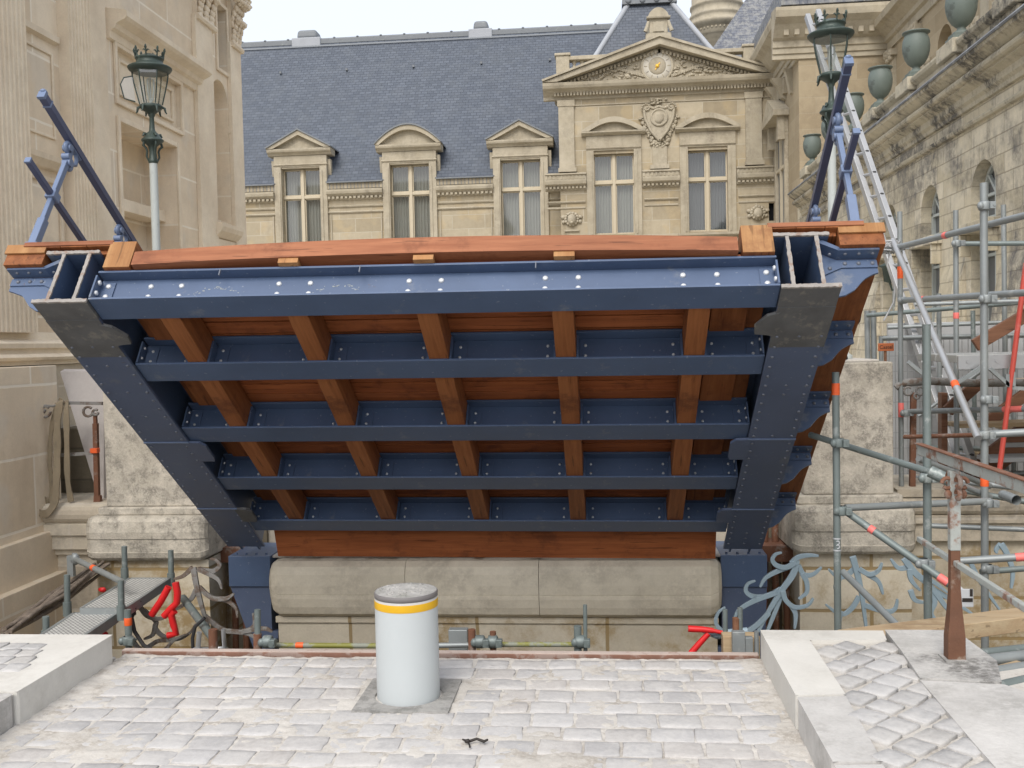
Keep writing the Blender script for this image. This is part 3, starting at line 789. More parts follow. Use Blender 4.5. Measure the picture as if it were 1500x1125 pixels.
# cambered nosing plank over packing blocks
m = bmb()
xa, xb = -2.585, .705; N = 28
top, bot = [], []
for k in range(N+1):
    x = xa+(xb-xa)*k/N; c = 1-((x-(xa+xb)/2)/((xb-xa)/2))**2
    top.append((x, .306+.052*c)); bot.append((x, .2135+.036*c))
poly = bot+top[::-1]
m.prism(poly, lambda a, b: Vector((a, -.03, b)), lambda a, b: Vector((a, .12, b)))
bb('nosing_plank', m, 'wood_new', bev=.004)
for x in (-1.70,-.955,-.20): m = bmb(); m.box(x-.055, x+.055, -.022, .10, .2085, .2365+.004); bb('packing_block', m, 'wood_end')
for x in (-2.08,-1.30,-.35): m = bmb(); m.box(x-.003, x+.003, .0095-.012, .0098, .150, .192); bb('nail', m, 'rivet')
# kerb timbers either side of the carriageway
for x0, x1 in ((-2.755,-2.60), (.728,.893)):
    m = bmb(); m.box(x0, x1, -.012, LEN-.15, .2095, .397); kb = bb('kerb_timber', m, 'wood_y', bev=.005)
    m = bmb(); m.box(x0+.001, x1-.001, -.0165, -.0122, .211, .3955); bb('end_grain', m, 'wood_end', kb, bev=.002)
# walkways over the girders
for s, (xi, xo) in ((-1, (-2.74, -3.37)), (1, (.87, 1.465))):
    m = bmb(); xs = [xi+(xo-xi)*k/4 for k in range(5)]
    for k in range(4): m.box(xs[k], xs[k+1]+s*(-.004), -.01 if k < 3 else .01, LEN-.1, .372, .3975)
    bb('walkway_boards', m, 'wood_y', bev=.002)
    m = bmb(); m.box(xi, xo-s*.10, -.018, .03, .378, .408); bb('walkway_end_plank', m, 'wood_new', bev=.003)
    m = bmb(); m.box(xo-s*.20, xo, -.004, .0, .34, .371); m.box(xo-s*.19, xo, .0001, .05, .335, .3715)
    m2 = bmb(); m2.box(xo-s*.235, xo-s*.005, .004, LEN-.1, .262, .3715); bb('edge_beam', m2, 'wood_y', bev=.003)
    m = bmb(); m.box(xo-s*.235, xo+s*.004, -.010, .0035, .335, .398); bb('edge_beam_cap', m, 'wood_end', bev=.002)
    m = bmb(); m.box(xi, xo-s*.24, .03, LEN-.1, .3445, .3715); bb('walkway_packing', m, 'wood_y')
# curved cantilever brackets under the walkways
def bracket(s, v, low=True):
    xg = GL0+.077 if s < 0 else GR1-.077
    X = lambda d: xg+s*d
    R = .325 if s < 0 else .305
    if not low: R = .20
    poly = [(X(0), .0)]
    pr = ([(.0,.0),(.07,.0),(.12,.012),(.17,.045),(.215,.10),(.235,.12),(R-.03,.145)] if low else [(.0,.0),(.06,.0),(.10,.03),(.15,.10)])+[(R,.155),(R,.247),(.10,.247),(.05,.275),(0,.315)]
    poly = [(X(a), b) for a, b in pr]
    if not low: poly = [(a, b if b > .15 else .10+b*.45) for a, b in poly]
    m = bmb(); m.prism(poly, lambda a, b: Vector((a, v+.075, b)), lambda a, b: Vector((a, v+.087, b)))
    b = bb('bracket', m, 'blue')
    m = bmb()
    m.box(X(.10), X(R+.004), v+.0, v+.0748, .248, .2600); m.prism([(X(.02),.18),(X(.10),.232),(X(R),.232),(X(R),.185),(X(.12),.185),(X(.02),.135)], lambda a,c: Vector((a, v+.066, c)), lambda a,c: Vector((a, v+.0745, c)))
    m.prism([(X(.0),.318),(X(.03),.318),(X(.12),.261),(X(.10),.2485),(X(.0),.305)], lambda a,c: Vector((a, v+.0, c)), lambda a,c: Vector((a, v+.0748, c)))
    bb('bracket_angle', m, 'blue', b)
    m = bmb()
    for d in ((.06,.14,.21,.28) if low else (.06,.14)):
        m.rivet((X(d), v+.066, .21 if d > .1 else .18), (0,-1,0), .012, .010)
        m.rivet((X(d), v+.03, .2478), (0,0,-1), .010, .008)
    bb('rivets', m, 'rivet', b)
    return b
for s in (-1, 1):
    b0 = bracket(s, .03)
    b1_ = b0 if s > 0 else bracket(s, .03+BEAMS[1], False)
    for v in (BEAMS[1:] if s > 0 else BEAMS[2:]): dup(b1_, br, (0, v if s > 0 else v-BEAMS[1], 0))
# timber across the hinge end
m = bmb(); m.prism([(3.12,.075),(3.335,-.075),(3.39,.0),(3.20,.17)], lambda a, b: Vector((-2.685,a,b)), lambda a, b: Vector((.845,a,b))); bb('end_timber', m, 'wood_x', bev=.005)
m = bmb(); m.box(-2.79, .9, 3.12, 3.14, .1755, .30); bb('end_plate', m, 'blue_dark')
# railings
def railing(s, x):
    top = bmb(); top.bar((x, -.36, 1.235), (x, LEN-.3, 1.235), .043, .046, (0,0,1)); 
    r = bb('handrail', top, 'blue_rail_dark', bev=.004)
    m = bmb(); m.box(x-.0235, x+.0235, -.375, -.355, 1.209, 1.261); m.bar((x,-.30,1.235),(x,-.29,1.235),.048,.051); m.blob((x,-.372,1.263),(.02,.014,.012),8,6)
    bb('rail_end', m, 'blue_rail', r)
    m = bmb(); m.bar((x, -.26, .805), (x, LEN-.3, .805), .034, .034); lr = bb('lower_rail', m, 'blue_rail_dark', bev=.004)
    m = bmb(); m.box(x-.018,x+.018,-.272,-.2605,.787,.823); bb('rail_end', m, 'blue_rail', lr)
    posts = []
    for v in (.03, .78, 1.53, 2.28):
        m = bmb()
        m.bar((x, v, 1.09), (x, v, .62), .029, .040, (0,1,0))
        m.bar((x, v, .62), (x-s*.0, v+.02, .3985), .05, .05, (0,1,0)) if s > 0 else m.bar((x, v, .62), (x, v, .3985), .046, .052, (0,1,0))
        m.box(x-.036, x+.036, v-.03, v+.04, .3985, .43)
        m.box(x-.030, x+.030, v-.034, v+.034, .778, .832)
        p = bb('post', m, 'blue_rail', bev=.004)
        m = bmb()   # S-shaped scroll that carries the rail
        pts = []
        for k in range(15):
            t = k/14*1.6*PI; rr = .036-.012*k/14; pts.append((x, v-.035+rr*math.cos(t), 1.175+rr*math.sin(t)))
        m.path(pts, .015, 7)
        pts = [(x, v-.035+.036, 1.175), (x, v+.012, 1.14), (x, v+.034, 1.115)]
        m.path(pts, .016, 7)
        for k in range(10):
            t = PI*.5-k/9*1.4*PI; rr = .030-.010*k/9; pts.append((x, v+.03+rr*math.cos(t), 1.09+rr*math.sin(t)))
        m.path(pts[3:], .014, 7)
        m.lathe((x-.026, v-.035, 1.175), [(.022,0),(.022,.052)], 10, (1,0,0)); m.lathe((x-.026, v+.012, 1.095), [(.026,0),(.026,.052)], 10, (1,0,0)); m.lathe((x-.024, v-.02, 1.12), [(.02,0),(.02,.048)], 10, (1,0,0))
        m.bar((x, v-.02, 1.208), (x, v+.10, 1.208), .03, .012)
        m.path([(x, v+.05, 1.115), (x, v+.085, 1.15), (x, v+.075, 1.19), (x, v+.05, 1.205)], .013, 7)
        bb('scroll', m, 'blue_rail', p)
railing(-1, -3.25); railing(1, 1.335)
# ------------------------------------------------------------------ far abutment and pedestals
ab = thing('abutment', 'stone abutment with a rounded sill under the hinge end of the bridge', 'abutment', (-.93, 8, -2.3))
AF = frame((0, 7.95, 0), (1,0,0), (0,-1,0))
def sill_prof(): return [(.0,-.70),(.10,-.695),(.155,-.66),(.18,-.60),(.195,-.53),(.1951,-.50),(.19,-.4995),(.19,-.495),(.195,-.4945),(.20,-.42),(.195,-.33),(.17,-.27),(.12,-.235),(0,-.228)]
xs = [-2.765, -1.62, -.545, .895]
for a, b in zip(xs[:-1], xs[1:]):
    m = MB(AF)
    P = sill_prof(); n = len(P); poly = [(-.6,P[0][1])]+P+[(-.6,P[-1][1])]; n = len(poly)
    # rounded ends on the outer stones
    uu = [a+.002, b-.002]; cut = []
    pts = []
    st = [(uu[0],0)] + [(uu[1],0)]
    if a == xs[0]: st = [(uu[0], .07), (uu[0]+.03, .025), (uu[0]+.09, 0), (uu[1], 0)]
    if b == xs[-1]: st = [(uu[0], 0), (uu[1]-.09, 0), (uu[1]-.03, .025), (uu[1], .07)]
    for u, sh in st:
        for d, v in poly: pts.append((u, v+ (sh if d > -.5 and v < -.45 else -sh*.6 if d > -.5 else 0), d-(sh if d > -.5 else 0)))
    fs = []
    for i in range(len(st)-1):
        for k in range(n): fs.append((i*n+k, i*n+(k+1)%n, (i+1)*n+(k+1)%n, (i+1)*n+k))
    m.add(pts, fs); m.add(pts, [tuple(range(n)), tuple(range((len(st)-1)*n, len(st)*n))])
    build('sill_stone', m, M['sill'], ab, .006)
m = MB(AF); m.box(-2.72,.86,-2.3,-.702,-.8,.06); build('wall', m, M['abut'], ab)
m = MB(AF); m.box(-2.735,.87,-.755,-.7025,.061,.085); build('ledge', m, M['abut'], ab, .006)
m = MB(AF); m.box(-2.765,.895,-.227,-.21,-.6,.02)
for k in range(40): m.blob((rnd.uniform(-2.6,.8), -.205, rnd.uniform(-.1,.05)), (rnd.uniform(.01,.05), rnd.uniform(.006,.02), rnd.uniform(.01,.03)), 6, 4, .3)
build('mortar_bed', m, M['dust'], ab)
# blue hinge housings at the foot of both girders
for side, x0, x1 in (('left', -3.13, -2.775), ('right', .895, 1.255)):
    h = thing('hinge_housing', 'dark blue riveted hinge housing at the foot of the %s girder' % side, 'housing', ((x0+x1)/2, 7.9, -1.2), 'hinge housings of the drawbridge')
    m = MB(AF); m.box(x0, x1, -.46, -.205, -.5, .06)
    for k in range(4): m.lathe((x0+.05+k*(x1-x0-.1)/3, -.21, .0), [(.012,0),(.01,.02)], 8, (0,1,0))
    build('cap_plate', m, M['blue'], h, .004)
    m = MB(AF)
    N = 12
    if side == 'left': poly = [(x0-.0,-.4605),(x1-.01,-.4605),(x1-.01,-1.6),(x0+.30,-1.6),(x0+.22,-1.1),(x0+.10,-.75)]
    else: poly = [(x0+.005,-.4605),(x1,-.4605),(x1-.05,-1.6),(x0+.005,-1.6)]
    m.prism(poly, lambda a,b: (a,b,-.45), lambda a,b: (a,b,.035))
    build('side_plate', m, M['blue_dark'], h)
    m = MB(AF)
    m.box(x1-.03, x1+.045, -.90, -.84, -.02, .045) if side == 'left' else m.box(x0-.03, x0+.02, -1.0, -.95, -.02, .045)
    build('lug', m, M['blue_dark'], h, .003)
# dark machinery recess behind the housings
for side, x0, x1 in (('left', -3.46, -3.135), ('right', 1.26, 1.56)):
    rc = thing('counterweight_pit', 'dark recess with machinery between the %s girder and its pedestal' % side, 'recess', ((x0+x1)/2, 8.6, -2.3))
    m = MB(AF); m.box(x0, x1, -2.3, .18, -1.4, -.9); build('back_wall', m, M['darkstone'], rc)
    m = MB(AF)
    for k in range(3): m.tube((x0+.05+k*.1,-1.2,-.5), (x0+.08+k*.08,.1,-.55), .03, 8)
    m.box(x0+.02,x1-.02,-.35,-.22,-.7,-.35)
    build('machinery', m, M['rust'], rc)

def pedestal(nm, lab, bx0, bx1, sx0, sx1, zt, zb0, zb1, zs):
    p = thing('pedestal', lab, 'pedestal', ((bx0+bx1)/2, 8.5, -2.3))
    PF = frame((0, 8.0, 0), (1,0,0), (0,-1,0))
    m = MB(PF); m.box(sx0, sx1, zs-.02, zt, -.95, -.06); build('shaft', m, M['granite'], p, .012)
    pr = [(-.03,zb0),(.03,zb0+.004),(.055,zb0+.03),(.065,zb0+.075),(.055,zb0+.078),(.055,zb0+.19),(.065,zb0+.193),(.07,zb0+.25),(.055,zb1-.045),(.03,zb1-.012),(-.03,zb1)]
    m = MB(PF); poly = [(-1.0,zb0)]+pr+[(-1.0,zb1)]; n = len(poly)
    st = [(bx0,.10),(bx0+.018,.05),(bx0+.055,.012),(bx0+.10,0),(bx1-.10,0),(bx1-.055,.012),(bx1-.018,.05),(bx1,.10)]
    pts = []
    mid = (zb0+zb1)/2
    for u, sh in st:
        for d, v in poly: pts.append((u, v+(mid-v)*sh*1.6 if d > -.9 else v, d-(sh*.6 if d > -.9 else 0)))
    fs = []
    for i in range(len(st)-1):
        for k in range(n): fs.append((i*n+k, i*n+(k+1)%n, (i+1)*n+(k+1)%n, (i+1)*n+k))
    m.add(pts, fs); m.add(pts, [tuple(range(n)), tuple(range((len(st)-1)*n, len(st)*n))])
    build('torus_base', m, M['granite'], p)
    m = MB(PF); m.box(sx0-.06, sx1+.06, zb1-.001, zs-.0205, -.98, -.02); build('fillet', m, M['granite'], p, .012)
    m = MB(PF); m.box(bx0+.06, bx1-.02, -2.3, zb0-.001, -.95, -.035); build('foundation', m, M['abut'], p)
    m = MB(PF); m.box(sx0+.08, sx1-.09, zt+.0005, zt+.02, -.9, -.12); build('top_bed', m, M['dust'], p, .006)
    return p
pedestal('l', 'pitted grey stone pedestal under the left street lamp', -4.41, -3.34, -4.255, -3.455, 1.28, -.262, .118, .205)
pedestal('r', 'smooth weathered stone pedestal under the right street lamp, behind the scaffold tube', 1.47, 2.42, 1.575, 2.275, 1.295, -.222, .172, .262)
# low parapet walls that run from the pedestals to the buildings
pw = thing('parapet_wall', 'low moulded parapet wall between the left pedestal and the left building', 'wall', (-4.9, 8.5, -2.3))
LF = frame((0, 8.42, 0), (1,0,0), (0,-1,0))
m = MB(LF); mould(m, -5.4, -4.36, [(0,-.25),(.05,-.245),(.05,-.12),(.075,-.115),(.075,-.02),(.05,-.01),*torus_prof(.05,-.005,.15,.045),(.03,.16),(0,.17)]); m.box(-5.4,-4.36,-.25,.17,-.7,-.049)
build('moulded_coping', m, M['plinth_old'], pw)
m = MB(LF); m.box(-5.4,-4.36,-2.3,-.251,-.7,-.03); m.box(-5.4,-4.36,-.30,-.2515,-.029,.012); build('wall', m, M['plinth_old'], pw)
pw = thing('parapet_wall', 'low moulded parapet wall running right from the right pedestal behind the scaffold', 'wall', (4, 8.5, -2.3))
m = MB(LF); mould(m, 2.38, 9, [(0,-.20),(.05,-.195),(.05,-.05),(.08,-.045),(.08,.02),*torus_prof(.06,.025,.17,.05),(.09,.175),(.09,.235),(0,.24)]); m.box(2.38,9,-.20,.24,-.8,-.049)
build('moulded_coping', m, M['plinth_old'], pw)
m = MB(LF); m.box(2.38,9,-2.3,-.201,-.8,-.02); build('wall', m, M['abut'], pw)

# ------------------------------------------------------------------ street lamps
def lamp(x, y, zb, label, dz=0):
    L = thing('street_lamp', label, 'street lamp', (x, y, zb), 'crowned lamps on the pedestals')
    c = Vector((x, y, 0))
    def LL(prof, n=20): 
        m = MB(); m.lathe(c, prof, n); return m
    m = LL([(.15,zb),(.15,zb+.035),(.125,zb+.05),(.10,zb+.10),(.075,zb+.17),(.055,zb+.26),(.043,zb+.34),(.043,zb+.37),(.037,zb+.375)])
    build('pole_base', m, M['lamp_pole'], L)
    build('pole', LL([(.037,zb+.375),(.034,3.17)]), M['lamp_pole'], L)
    m = LL([(.036,3.155),(.042,3.165),(.042,3.18),(.036,3.19),(.030,3.25),(.036,3.30),(.062,3.325),(.092,3.345),(.096,3.356),(.088,3.366),(.070,3.385),(.050,3.415),(.028,3.435),(.024,3.46),(.021,3.50),(.020,3.555),(.030,3.575),(.030,3.585)])
    for k in range(4):
        a = PI/4+k*PI/2; d = Vector((math.cos(a), math.sin(a), 0))
        pts = [c+d*r+Vector((0,0,z)) for r, z in ((.075,3.338),(.082,3.305),(.060,3.285),(.050,3.26),(.055,3.21),(.040,3.175))]
        m.path(pts, [.011,.012,.010,.009,.009,.007], 6)
        m.path([c+d*r+Vector((0,0,z)) for r, z in ((.05,3.405),(.07,3.41),(.085,3.385))], [.012,.014,.008], 6)
    build('collar', m, M['patina'], L)
    # lantern: base ring, six curved bars, glass, rim and crown
    m = LL([(.020,3.575),(.050,3.60),(.085,3.625),(.098,3.64),(.098,3.655),(.085,3.665),(.02,3.667)])
    for k in range(6):
        a = k*PI/3+.3; d = Vector((math.cos(a), math.sin(a), 0))
        m.path([c+d*r+Vector((0,0,z)) for r, z in ((.09,3.645),(.112,3.635),(.118,3.605),(.128,3.588))], [.012,.012,.009,.005], 6)
    build('lantern_base', m, M['patina'], L)
    prof = [(.092,3.665),(.105,3.72),(.122,3.79),(.138,3.86),(.147,3.915),(.148,3.945)]
    gm = MB(); n = 6
    pts = [(x+r*math.cos(k*PI/3+.3), y+r*math.sin(k*PI/3+.3), z) for r, z in prof for k in range(n)]
    gm.add(pts, [(i*n+k, i*n+(k+1)%n, (i+1)*n+(k+1)%n, (i+1)*n+k) for i in range(len(prof)-1) for k in range(n)])
    build('glass', gm, M['lampglass'], L)
    m = MB()
    for k in range(6):
        a = k*PI/3+.3; d = Vector((math.cos(a), math.sin(a), 0))
        m.path([c+d*(r+.002)+Vector((0,0,z)) for r, z in prof], .0062, 6)
    build('lantern_frame', m, M['patina'], L)
    m = LL([(.012,3.667),(.012,3.72)])
    m.tube(c+Vector((0,0,3.72)), c+Vector((0,0,3.80)), .006, 6)
    for k in range(3):
        a = k*2*PI/3; d = Vector((math.cos(a), math.sin(a), 0))
        m.path([c+Vector((0,0,3.70))+d*.015, c+Vector((0,0,3.80))+d*.03, c+Vector((0,0,3.88))+d*.028, c+Vector((0,0,3.90))], [.006,.008,.008,.004], 6)
    build('burner', m, M['lamp_pole'], L)
    m = LL([(.146,3.94),(.160,3.945),(.178,3.962),(.186,3.975),(.186,3.985),(.176,3.992),(.150,4.0),(.122,4.012),(.112,4.03),(.112,4.052),(.120,4.058),(.120,4.068),(.10,4.074),(.05,4.10),(.001,4.105)], 28)
    build('roof', m, M['patina'], L)
    m = MB()
    for k in range(8):
        a = k*PI/4+.2; d = Vector((math.cos(a), math.sin(a), 0)); t = Vector((-d.y, d.x, 0))
        b = c+d*.116+Vector((0,0,4.062))
        m.path([b, b+d*.008+Vector((0,0,.04)), b+d*.014+Vector((0,0,.075))], [.009,.006,.012], 6); m.blob(b+d*.014+Vector((0,0,.080)), (.009,.009,.014), 6, 5)
        for s in (-1, 1): m.path([b+Vector((0,0,.035)), b+t*s*.018+Vector((0,0,.055)), b+t*s*.028+Vector((0,0,.048))], [.006,.007,.004], 6)
    build('crown', m, M['patina'], L)
    return L
lamp(1.905, 8.45, 1.312, 'crowned green street lamp on the right pedestal, in front of the ladder')
l2 = lamp(-3.91, 8.45, 1.297, 'crowned green street lamp on the left pedestal with its lantern door hanging open')
# the open door pane of the left lantern
m = MB(); c = Vector((-4.02, 8.38, 0))
q = [c+Vector((0,0,3.68)), c+Vector((-.075,-.05,3.70)), c+Vector((-.10,-.06,3.82)), c+Vector((-.075,-.045,3.88)), c+Vector((-.012,-.01,3.90))]
m.path(q, .006, 6); build('lantern_door_frame', m, M['patina'], l2)
m = MB(); m.add([tuple(v) for v in q], [(0,1,2,3,4)]); build('lantern_door_glass', m, M['lampglass'], l2)

# ------------------------------------------------------------------ left building
LBX = -5.3
LB = frame((LBX,0,0), (0,1,0), (1,0,0))
def lb(x, y):
    p = at(x, y, X=LBX); return p.y, p.z
lbg = thing('palace_wing', 'warm stone building with fluted pilasters and capitals filling the left edge', 'building', (LBX-2, 11, -2.3))
U = lambda x, y=150: lb(x, y)[0]
uE = U(350, 150)                       # far corner
m = MB(LB)
ZT = 9.2
niche = (U(176,240), U(258,240), 1.9, lb(180,181)[1], .42)
nb = (U(312,200), U(335,200), lb(320,322)[1], lb(322,118)[1], .30, True)
nw = (U(317,60), U(331,60), lb(325,103)[1], lb(325,12)[1], .22)
pan = (U(170,120), U(262,120), lb(175,148)[1], lb(175,72)[1], .05)
big = (U(178,5), U(236,5), lb(200,9)[1]+.28, ZT-1.2, .3)
wall(m, 5.5, uE, 1.6, ZT, [niche, nb, nw, pan, big], .3, edge=.8)
build('wall', m, M['lime_left'], lbg)
m = MB(); m.box(LBX-9, LBX-.45, 5.5, uE-.001, -2.3, ZT-.01); build('core', m, M['lime_left'], lbg)
def infill(h, mat, name, d=None):
    m = MB(LB); dp = (d if d is not None else h[4])-.001; m.quad((h[0],h[2],-dp),(h[1],h[2],-dp),(h[1],h[3],-dp),(h[0],h[3],-dp)); return build(name, m, M[mat], lbg)
infill(niche, 'lime_left', 'niche_back'); infill(nb, 'lime_left_trim', 'niche_back'); infill(pan, 'lime_left_trim', 'panel')
infill(nw, 'curtain_dark', 'window'); infill(big, 'curtain_dark', 'window')
m = MB(LB); z = lb(215,303)[1]; m.box(niche[0], niche[1], z-.07, z+.07, -.419, -.16)
mm = (niche[0]+niche[1])/2-.33; m.box(mm-.012, mm+.012, 1.9, niche[3], -.4188, -.40)
build('niche_rail', m, M['lime_left_trim'], lbg, .006)
# panel surround mouldings, each a frame of its own
def surround(m, h, w, d, base=0):
    a, b, c, e = h[:4]
    m.box(a-w, a, c-w, e+w, base, d); m.box(b, b+w, c-w, e+w, base, d); m.box(a, b, e, e+w, base, d-.002); m.box(a, b, c-w, c, base, d-.002)
def sur(h, w, d, base=0, name='panel_frame'):
    m = MB(LB); surround(m, h, w, d, base); build(name, m, M['lime_left_trim'], lbg, .008)
sur(pan, .05, .035); sur((pan[0]+.16, pan[1]-.16, pan[2]+.12, pan[3]-.12), .035, -.02, -.0495)
sur(niche, .06, .03, name='niche_frame'); sur(nw, .05, .03, name='window_frame')
# pilasters
def pil(u0, u1, z0, z1, d, fl):
    m = MB(LB)
    if not fl: m.box(u0, u1, z0, z1, 0, d)
    else:
        n = fl; w = (u1-u0)/n; poly = [(u0,0)]
        for k in range(n):
            a = u0+k*w
            poly += [(a+w*.14,d),(a+w*.24,d-.014),(a+w*.5,d-.022),(a+w*.76,d-.014),(a+w*.86,d)]
        poly = [(u0,0),(u0,d)]+poly[1:]+[(u1,d),(u1,0)]
        m.prism(poly, lambda a,b: (a,z0,b), lambda a,b: (a,z1,b))
    o = build('pilaster', m, M['lime_left_trim'], lbg, .006 if not fl else 0)
    return o
zc = lb(345,72)[1]
pil(U(-40), U(21), 1.7, ZT-1.3, .14, 9); pil(U(86,100), U(119,100), 1.7, ZT-1.3, .12, 7); pil(U(122,100), U(151,100), 1.62, ZT-1.3, .05, 0)
pil(U(284,150), U(308,150), 1.7, zc, .06, 0); pil(U(334,150), uE-.02, 1.7, zc, .06, 0)
a, b = U(23), U(84)
sur((a+.06,b-.06,1.95,lb(50,262)[1]), .05, .03); sur((a+.10,b-.10,lb(50,190)[1],lb(50,70)[1]), .03, .02)
m = MB(LB); z = lb(60,262)[1]; mould(m, a, b, [(0,z+.1),(.05,z+.11),(.11,z+.17),(.12,z+.22),(0,z+.24)]); build('string_course', m, M['lime_left_trim'], lbg)
m = MB(LB); z2 = lb(55,45)[1]; mould(m, a, b, [(0,z2-.06),(.05,z2-.04),(.05,z2+.02),(0,z2+.03)]); build('string_course', m, M['lime_left_trim'], lbg)
# bracketed window ledge high on the bay
m = MB(LB); z = lb(150,12)[1]; mould(m, U(151,20)+.05, U(284,70), [(0,z-.30),(.04,z-.29),(.05,z-.21),(.10,z-.19),(.12,z-.14),(.21,z-.10),(.24,z-.07),(.24,z-.01),(.21,z),(0,z+.03)])
build('window_ledge', m, M['lime_left_trim'], lbg)
m = MB(LB); z = lb(340,340)[1]; a, b = U(312,330)+.02, U(357,340)-.3
mould(m, a-.05, U(336,330)+.16, [(0,z-.16),(.05,z-.14),(.13,z-.06),(.15,z),(.15,z+.05),(0,z+.07)]); m.box(a+.03, U(336,330)+.05, z-.55, z-.161, .0, .06)
build('niche_bracket', m, M['lime_left_trim'], lbg)
zi = lb(322,183)[1]
for q in ((nb[0]-.14,nb[0]-.004),(nb[1]+.004,nb[1]+.14)): m = MB(LB); mould(m, q[0], q[1], [(0,zi-.05),(.03,zi-.04),(.03,zi+.04),(0,zi+.05)]); build('impost', m, M['lime_left_trim'], lbg)
# corinthian capitals: leaf clumps round a bell
def capital(u0, u1, z0, d):
    m = MB(LB); h = .80; w = u1-u0
    m.box(u0, u1, z0-.02, z0+h*.92, 0, d*.8); mould(m, u0-.04, u1+.04, [(0,z0-.06),(d+.03,z0-.05),(d+.045,z0-.015),(d+.03,z0+.02),(0,z0+.03)])
    for row, (zz, nn, out) in enumerate(((.02,3,.05),(.28,4,.08))):
        for k in range(nn):
            u = u0+w*(k+.5)/nn; b = z0+zz
            for j in range(5):
                t = j/4; m.blob((u, b+.30*t, d+out*t*t*1.4), (w/nn*.46*(1-.25*t), .065, .032), 7, 5, .15)
            m.blob((u, b+.31, d+out*1.75), (w/nn*.42, .045, .045), 7, 5, .2)
    for s, u in ((-1,u0),(1,u1)):
        for k in range(14):
            t = k/13*2.4*PI; r = .13*(1-k/16); m.blob((u+s*.05+s*r*.7*math.cos(t), z0+.66+r*math.sin(t), d+.10), (.032,.032,.05), 6, 5, .1)
    m.box(u0-.13, u1+.13, z0+h-.02, z0+h+.09, 0, d+.13); m.blob(((u0+u1)/2, z0+h+.03, d+.14), (.07,.08,.05), 7, 5, .2)
    return build('capital', m, M['lime_left_trim'], lbg)
capital(U(284,60), U(308,60), zc, .06); capital(U(334,60), uE-.02, zc, .06)
capital(U(86,60), U(119,60), ZT-1.3, .12)
m = MB(LB); mould(m, 5.5, uE, [(0,zc+.90),(.12,zc+.91),(.12,zc+1.15),(.16,zc+1.16),(.16,zc+1.5),(.28,zc+1.6),(.5,zc+1.75),(.55,zc+1.95),(0,zc+2.0)]); build('entablature', m, M['lime_left_trim'], lbg)
# plinth
m = MB(LB)
mould(m, 5.5, uE+.1, [(0,1.40),(.13,1.405),(.13,1.44),(.17,1.45),(.185,1.475),(.165,1.50),(.12,1.51),(.12,1.545),(.15,1.56),(.155,1.60),(.12,1.625),(.06,1.64),(.05,1.70),(0,1.71)])
build('plinth_moulding', m, M['lime_left_trim'], lbg)
m = MB(LB); u9 = U(44,700)
m.box(5.5, uE+.05, -2.3, 1.399, -.6, .10)
build('plinth', m, M['plinth_old'], lbg)
m = MB(LB); zz = lb(46,598)[1]
m.box(5.5, u9, -2.3, 1.397, .101, .30); m.box(5.5, u9+.10, -2.3, lb(45,770)[1], .102, .36); m.box(5.5, u9+.16, -2.3, lb(45,830)[1], .103, .44); m.box(u9+.001, uE, zz-.02, zz+.0, .101, .115)
build('buttress', m, M['lime_left'], lbg, .008)

# ------------------------------------------------------------------ main wing behind
WY = 30.
WF = frame((0,WY,0), (1,0,0), (0,-1,0))
wg = thing('main_wing', 'long pale stone wing under a steep blue slate roof with a row of dormers', 'building', (-6, 32, 0))
DC = [-12.62, -9.17, -5.78, -2.39]
holes = [(c-.60, c+.60, 4.72, 6.54, .25) for c in DC]
m = MB(WF); wall(m, -16, -1.18, -.5, 6.54, holes, .25, edge=0); build('wall', m, M['lime_wing'], wg)
m = MB(); m.box(-16, 5, 30.6, 36.5, -.5, 6.0); build('core', m, M['lime_wing'], wg)
# strings and panels between the windows
def segs():
    e = [-16]+[v for c in DC for v in (c-.83, c+.83)]+[-1.19]
    return [(e[i], e[i+1]) for i in range(0, len(e), 2)]
for a, b in segs():
    m = MB(WF); mould(m, a, b, [(0,6.02),(.05,6.04),(.06,6.10),(.13,6.14),(.22,6.20),(.24,6.27),(.24,6.31),(.10,6.33),(.10,6.35),(0,6.36)])
    mould(m, a, b, [(0,5.62),(.04,5.63),(.06,5.66),(.04,5.69),(0,5.70)]); mould(m, a, b, [(0,5.80),(.04,5.81),(.055,5.84),(0,5.86)])
    if b-a > .8:
        for x0, x1 in ((a+.06, a+.10), (b-.10, b-.06)): m.box(x0, x1, 2.5, 5.6, .0, .035)
    n = max(1, int((b-a)/.13))
    for k in range(n): m.box(a+(b-a)*(k+.2)/n, a+(b-a)*(k+.75)/n, 6.06, 6.13, .06, .15)
    build('cornice', m, M['lime_trim'], wg)
    m = MB(WF); m.box(a, b, 6.37, 6.54, -.3, .08); build('frieze', m, M['frieze'], wg)
    m = MB(WF); m.box(a, b, 6.541, 6.575, -.3, .16); build('gutter', m, M['lead'], wg)
# roof
rz0, ry0, rz1, ry1 = 6.575, 29.88, 12.27, 34.5
ym = 30.75; zm = rz0+(ym-ry0)*(rz1-rz0)/(ry1-ry0)
m = MB(); m.add([(-18,ym,zm),(1.3,ym,zm),(1.3,ry1,rz1),(-18,ry1,rz1),(-18,ry1+4.6,rz0),(1.3,ry1+4.6,rz0)], [(0,1,2,3),(3,2,5,4),(1,5,2),(0,3,4)])
_e = [-18]+[v for c in DC for v in (c-.79, c+.79)]+[1.3]
for a, b in zip(_e[::2], _e[1::2]): m.add([(a,ry0,rz0),(b,ry0,rz0),(b,ym,zm),(a,ym,zm)], [(0,1,2,3)])
build('roof', m, M['slate'], wg)
m = MB(); m.box(-18,1.3,ry1-.10,ry1+.10,rz1-.10,rz1+.03); m.tube((-18,ry1,rz1+.05),(1.3,ry1,rz1+.05),.06,8)
